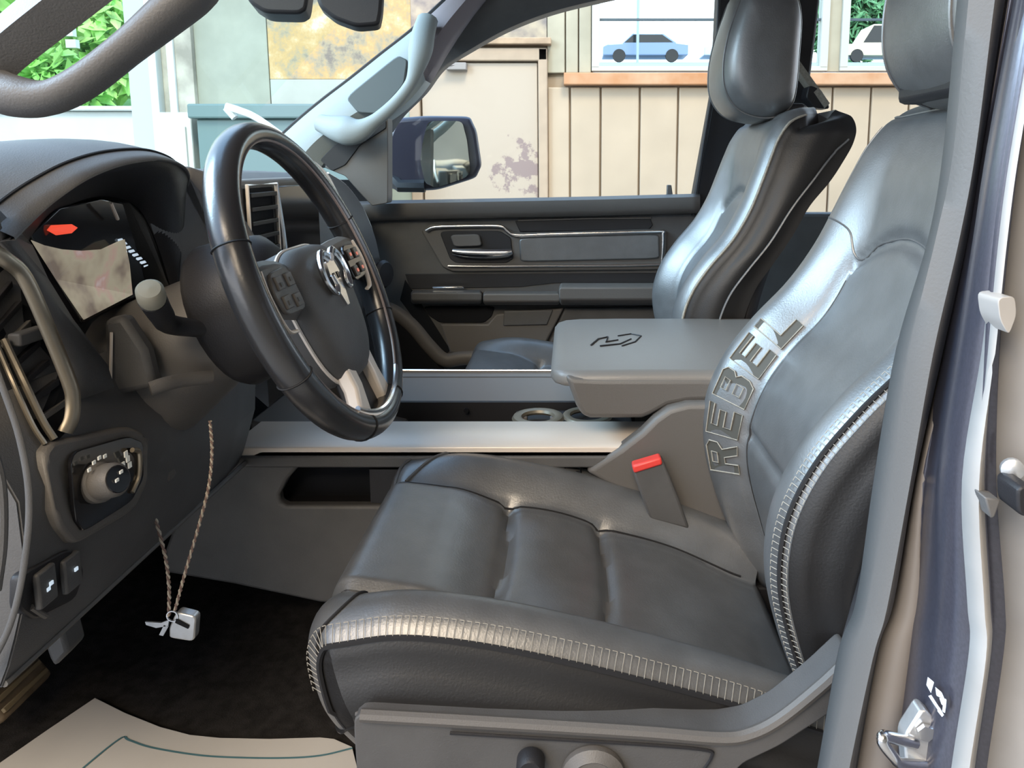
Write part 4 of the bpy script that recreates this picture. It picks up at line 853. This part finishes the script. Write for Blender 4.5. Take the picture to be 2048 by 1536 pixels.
# pull area
ins = MB().prism(D(rounded([(842,462),(860,448),(1002,450),(1030,466),(1326,458),(1334,464),(1332,530),(1322,540),(906,544),(884,534)], 3, .12), YD-.012), (0,.02,0)).build('pull_panel', M['plastic_l'], pd, bevel=.004)
MB().prism(D(rounded([(878,462),(1000,462),(1022,476),(1026,518),(1012,526),(912,526),(900,518)], 3, .15), YD-.016), (0,.006,0)).build('handle_recess', M['plastic_d'], ins, bevel=.002)
MB().prism(D(rounded([(1038,476),(1318,468),(1320,518),(1040,524)], 2, .08), YD-.020), (0,.01,0)).build('trim_insert', M['leather'], ins, bevel=.004)
m = MB(); m.tube(catmull(D([(852,462),(870,455),(930,453),(998,453),(1014,462),(1032,471),(1100,469),(1220,466),(1318,463),(1326,468),(1326,500),(1324,526)], YD-.022), 4), .0042, 8, flat=.7); m.build('chrome_edge', M['chrome'], ins)
m = MB(); m.tube(catmull(D([(896,532),(960,533),(1100,532),(1240,531),(1322,529)], YD-.018), 4), .0035, 8); m.build('lower_edge', M['chrome'], ins)
m = MB(); m.tube(catmull(D([(905,503),(930,506),(970,507),(1010,506),(1024,503)], YD-.034), 5), lambda t: .008+.006*math.sin(math.pi*t), 10, flat=.7); m.build('door_handle', M['chrome'], pd)
MB().prism(D(rounded([(900,470),(958,468),(964,492),(908,494)], 3, .2), YD-.03), (0,.01,0)).build('lock_switch', M['plastic_l'], pd, bevel=.003)
# shadow line and armrest
MB().prism(D([(810,548),(1340,546),(1340,566),(1110,566),(1040,574),(820,578)], YD-.003), (0,.006,0)).build('armrest_recess', M['plastic_d'], pd, bevel=.001)
def armseg(name, x0, x1, yt, yb, m_, dy=.07):
    rings = []
    for x_, s in ((x0,.6),(x0+4,1),(x1-4,1),(x1,.7)):
        yc_ = (yt+yb)/2; h = (yb-yt)/2*s
        rings.append([P(x_, yc_-h, YD), P(x_, yc_-h, YD-dy*.7), P(x_, yc_-h*.6, YD-dy), P(x_, yc_+h*.5, YD-dy), P(x_, yc_+h, YD-dy*.75), P(x_, yc_+h, YD)])
    return MB().loft(rings).build(name, m_, pd, bevel=.004, segs=3)
armseg('door_armrest', 1118, 1330, 566, 610, M['plastic_l'], .085)
armseg('armrest_front', 966, 1120, 582, 610, M['plastic_l'], .07)
sw = armseg('switch_panel', 822, 964, 580, 608, M['plastic'], .065)
m = MB(); m.prism([P(a, b, YD-.045) for a, b in ((864,574),(926,573),(928,578),(866,580))], (0,.02,0)); m.build('window_switch', M['chrome'], sw, bevel=.002)
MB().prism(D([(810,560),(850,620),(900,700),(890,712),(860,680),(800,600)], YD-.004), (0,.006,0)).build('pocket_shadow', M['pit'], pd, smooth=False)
MB().prism(D(rounded([(846,612),(990,612),(984,632),(968,646),(880,646),(858,632)], 3, .2), YD-.004), (0,.008,0)).build('pull_pocket', M['pit'], pd, bevel=.002)
MB().prism(D([(880,648),(975,648),(992,628),(1110,618),(1128,616),(1090,690),(1040,712),(900,706)], YD-.02), (0,.02,0)).build('lower_trim', M['plastic_l'], pd, bevel=.005)
MB().prism(D([(1008,622),(1106,620),(1094,650),(1006,652)], YD-.026), (0,.01,0)).build('speaker_cover', M['plastic'], pd, bevel=.003)
MB().prism(D([(1130,616),(1340,614),(1340,720),(1080,720),(1096,690)], YD-.014), (0,.02,0)).build('door_pocket_wall', M['plastic'], pd, bevel=.005)
m = MB(); m.tube(catmull([P(a, b, 1.99) for a, b in ((762,612),(792,626),(826,654),(858,692),(890,720),(930,716),(1040,714))], 6), .020, 10, flat=.6); m.build('pocket_edge', M['plastic_l'], pd)
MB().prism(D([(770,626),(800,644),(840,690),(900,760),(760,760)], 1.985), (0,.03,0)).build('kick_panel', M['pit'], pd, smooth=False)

# mirror outside
mh_ = MB().prism([P(a, b, 2.26) for a, b in rounded([(790,236),(850,231),(940,232),(954,262),(964,330),(952,356),(876,380),(800,384),(770,372),(764,300)], 3, .18)], (-.02,.14,0)).build('mirror_housing', mat('mirror_black', (.035,.030,.045), .35, coat=.3), pd, bevel=.014, segs=3)
mg = MB(); pts = [(856,242),(924,242),(934,280),(941,344),(930,356),(872,376),(850,366),(840,320),(846,280)]
mg.prism([P(a, b, 2.252) for a, b in rounded(pts, 3, .2)], (0,.006,0)); mg.build('mirror_glass', mat('mirror', (.8,.78,.74), .03, metal=1), mh_, smooth=False)
m = MB(); m.tube([P(780,352,2.28), P(800,372,2.26), P(850,372,2.26)], .02, 8); m.build('mirror_arm', M['plastic_d'], pd)
# windshield top objects
rv = thing('rear_view_mirror', 'black rear view mirror at the top edge, right of the sensor cover', 'mirror', tuple(P(700,0,1.22)))
MB().prism([P(a, b, 1.20) for a, b in rounded([(622,-60),(768,-60),(764,20),(758,50),(712,54),(668,38),(636,12)], 4, .25)], (-.01,.05,0)).build('mirror_shell', M['plastic_d'], rv, bevel=.008, segs=3)
m = MB(); m.tube([P(690,-40,1.24), P(676,-110,1.26)], .012, 10); m.build('mirror_stem', M['plastic_d'], rv)
so = thing('sensor_cover', 'black rounded sensor cover at the top edge, left of the rear view mirror', 'cover', tuple(P(550,-10,1.25)))
MB().prism([P(a, b, 1.25) for a, b in rounded([(462,-70),(624,-70),(614,18),(598,28),(530,26),(498,6)], 4, .25)], (-.02,.08,0)).build('cover_shell', M['plastic_d'], so, bevel=.01, segs=3)
# wiper arm, its glare painted as a pale colour
wp = thing('wiper_glare', 'wiper arm end with its glare painted pale, on the windshield above the steering wheel', 'wiper', tuple(P(500,240,2.0)))
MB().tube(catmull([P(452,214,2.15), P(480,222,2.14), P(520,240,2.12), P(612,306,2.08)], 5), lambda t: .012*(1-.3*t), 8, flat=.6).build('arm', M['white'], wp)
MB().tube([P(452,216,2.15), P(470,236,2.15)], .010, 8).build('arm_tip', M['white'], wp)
# seat belt of the far seat
sb = thing('seat_belt', 'tan edged seat belt strap running down behind the far headrest', 'seat belt', tuple(P(1610,150,2.0)))
sp1, sp2 = P(1560,90,2.0), P(1650,216,1.98)
m = MB(); m.prism([sp1+V((-.0,0,0)), sp2, sp2+V((.012,.0,.012)), sp1+V((.012,0,.012))], (0,.045,0)); m.build('strap', M['thread'], sb, smooth=False)
m = MB(); m.prism([P(a, b, 1.985) for a, b in rounded([(1618,170),(1640,176),(1656,200),(1660,218),(1630,216),(1612,196)], 3, .25)], (0,.05,0)); m.build('belt_guide', M['plastic_d'], sb, bevel=.005)

# ---------------------------------------------------------------- things on the floor and hanging
mt = thing('paper_floor_mat', 'cream paper floor mat with a teal printed outline', 'floor mat', tuple(PZ(380,1500,.69)))
ZM = .700
oc = [(190,1398),(250,1428),(320,1456),(380,1472),(440,1478),(540,1480),(640,1477),(668,1480),(704,1496),(720,1560),(720,1700),(-300,1700),(-140,1620),(0,1528),(95,1462)]
m = MB(); poly = [PZ(a, b, ZM) for a, b in oc]; m.prism(poly, (0,0,.0015)); m.build('mat_sheet', M['paper'], mt, smooth=False)
m = MB()
ln = catmull([PZ(a, b, ZM+.0022) for a, b in ((120,1580),(166,1536),(240,1477),(258,1480),(300,1494),(380,1508),(450,1514),(560,1516),(640,1511),(705,1496))], 5)
for a, b in zip(ln[:-1], ln[1:]):
    d = (b-a).normalized().cross(V((0,0,1)))*.0014
    m.add([a-d, b-d, b+d, a+d], [(0,1,2,3)])
m.build('printed_line', M['ink'], mt, smooth=False)
bp_ = thing('brake_pedal', 'worn brown brake pedal at the lower left corner', 'pedal', tuple(P(20,1370,.86)))
pc = P(18,1362,.86); axp = (V((.8,0,.55)).normalized(), V((0,1,0)), V((-.55,0,.8)).normalized())
MB().box(pc, (.008,.045,.032), axp).build('pedal_pad', mat('worn_rubber', (.15,.11,.07), .8, var=.35, vscale=30), bp_, bevel=.006)
m = MB()
for k in range(4): m.box(pc+axp[0]*.009+axp[2]*(-.021+.014*k), (.003,.038,.003), axp)
m.build('pedal_ribs', mat('worn_rubber_2', (.22,.17,.10), .8), bp_, bevel=.001)
m = MB(); m.tube([pc, pc+V((-.10,0,.10)), pc+V((-.16,0,.22))], .009, 8); m.build('pedal_arm', M['plastic_d'], bp_)
pb = thing('lever_bracket', 'grey wedge shaped bracket hanging below the dashboard edge', 'bracket', tuple(P(105,1290,.72)))
MB().prism([P(a, b, .70) for a, b in ((80,1268),(112,1246),(124,1262),(136,1306),(108,1336),(98,1318))], (0,.03,0)).build('bracket_plate', M['plastic'], pb, bevel=.004)
# keys on a cord
YK = .76
kt = thing('hanging_keys', 'silver key case and keys dangling on a twisted two tone cord below the column', 'keys', tuple(P(350,1240,YK)))
def twist(path, r=.0013, off=.0011, turns=14):
    q = catmull([V(p) for p in path], 14); A, B = [], []
    for i, p in enumerate(q):
        t = 2*math.pi*turns*i/len(q); d = V((math.cos(t), math.sin(t), 0))*off; A.append(p+d); B.append(p-d)
    return A, B
p1 = [P(302,990,.79), P(312,1040,.785), P(330,1110,.775), P(338,1170,.768), P(338,1232,YK)]
p2 = [P(420,842,.80), P(424,900,.795), P(418,970,.79), P(398,1050,.78), P(372,1140,.77), P(350,1220,YK)]
a1, b1 = twist(p1, turns=12); a2, b2 = twist(p2, turns=22)
MB().tube(a1, .0012, 5).tube(a2, .0012, 5).build('cord', mat('cord_cream', (.50,.44,.37), .8), kt)
MB().tube(b1, .0012, 5).tube(b2, .0012, 5).build('cord', mat('cord_brown', (.22,.15,.13), .8), kt)
kp = lambda a, b, y=YK: P(a, b, y)
MB().prism([kp(a, b) for a, b in rounded([(352,1224),(392,1234),(388,1284),(338,1276),(338,1256)], 3, .2)], (0,.012,0)).build('key_case', M['steel'], kt, bevel=.003)
MB().prism([kp(a, b, YK-.0015) for a, b in ((352,1238),(378,1252),(376,1258),(350,1246))], (0,.002,0)).build('case_slot', M['pit'], kt, smooth=False)
for pl in (((338,1240),(322,1246),(290,1244),(292,1250),(312,1256),(336,1252)), ((336,1254),(326,1272),(318,1270),(328,1250))):
    MB().prism([kp(a, b, YK+.004) for a, b in pl], (0,.002,0)).build('key', M['steel'], kt, smooth=False)
MB().tube([P(345,1232,YK)+V((.006*math.cos(a), 0, .006*math.sin(a))) for a in [2*math.pi*k/16 for k in range(16)]], .0011, 6, closed=True).build('key_ring', M['chrome'], kt)
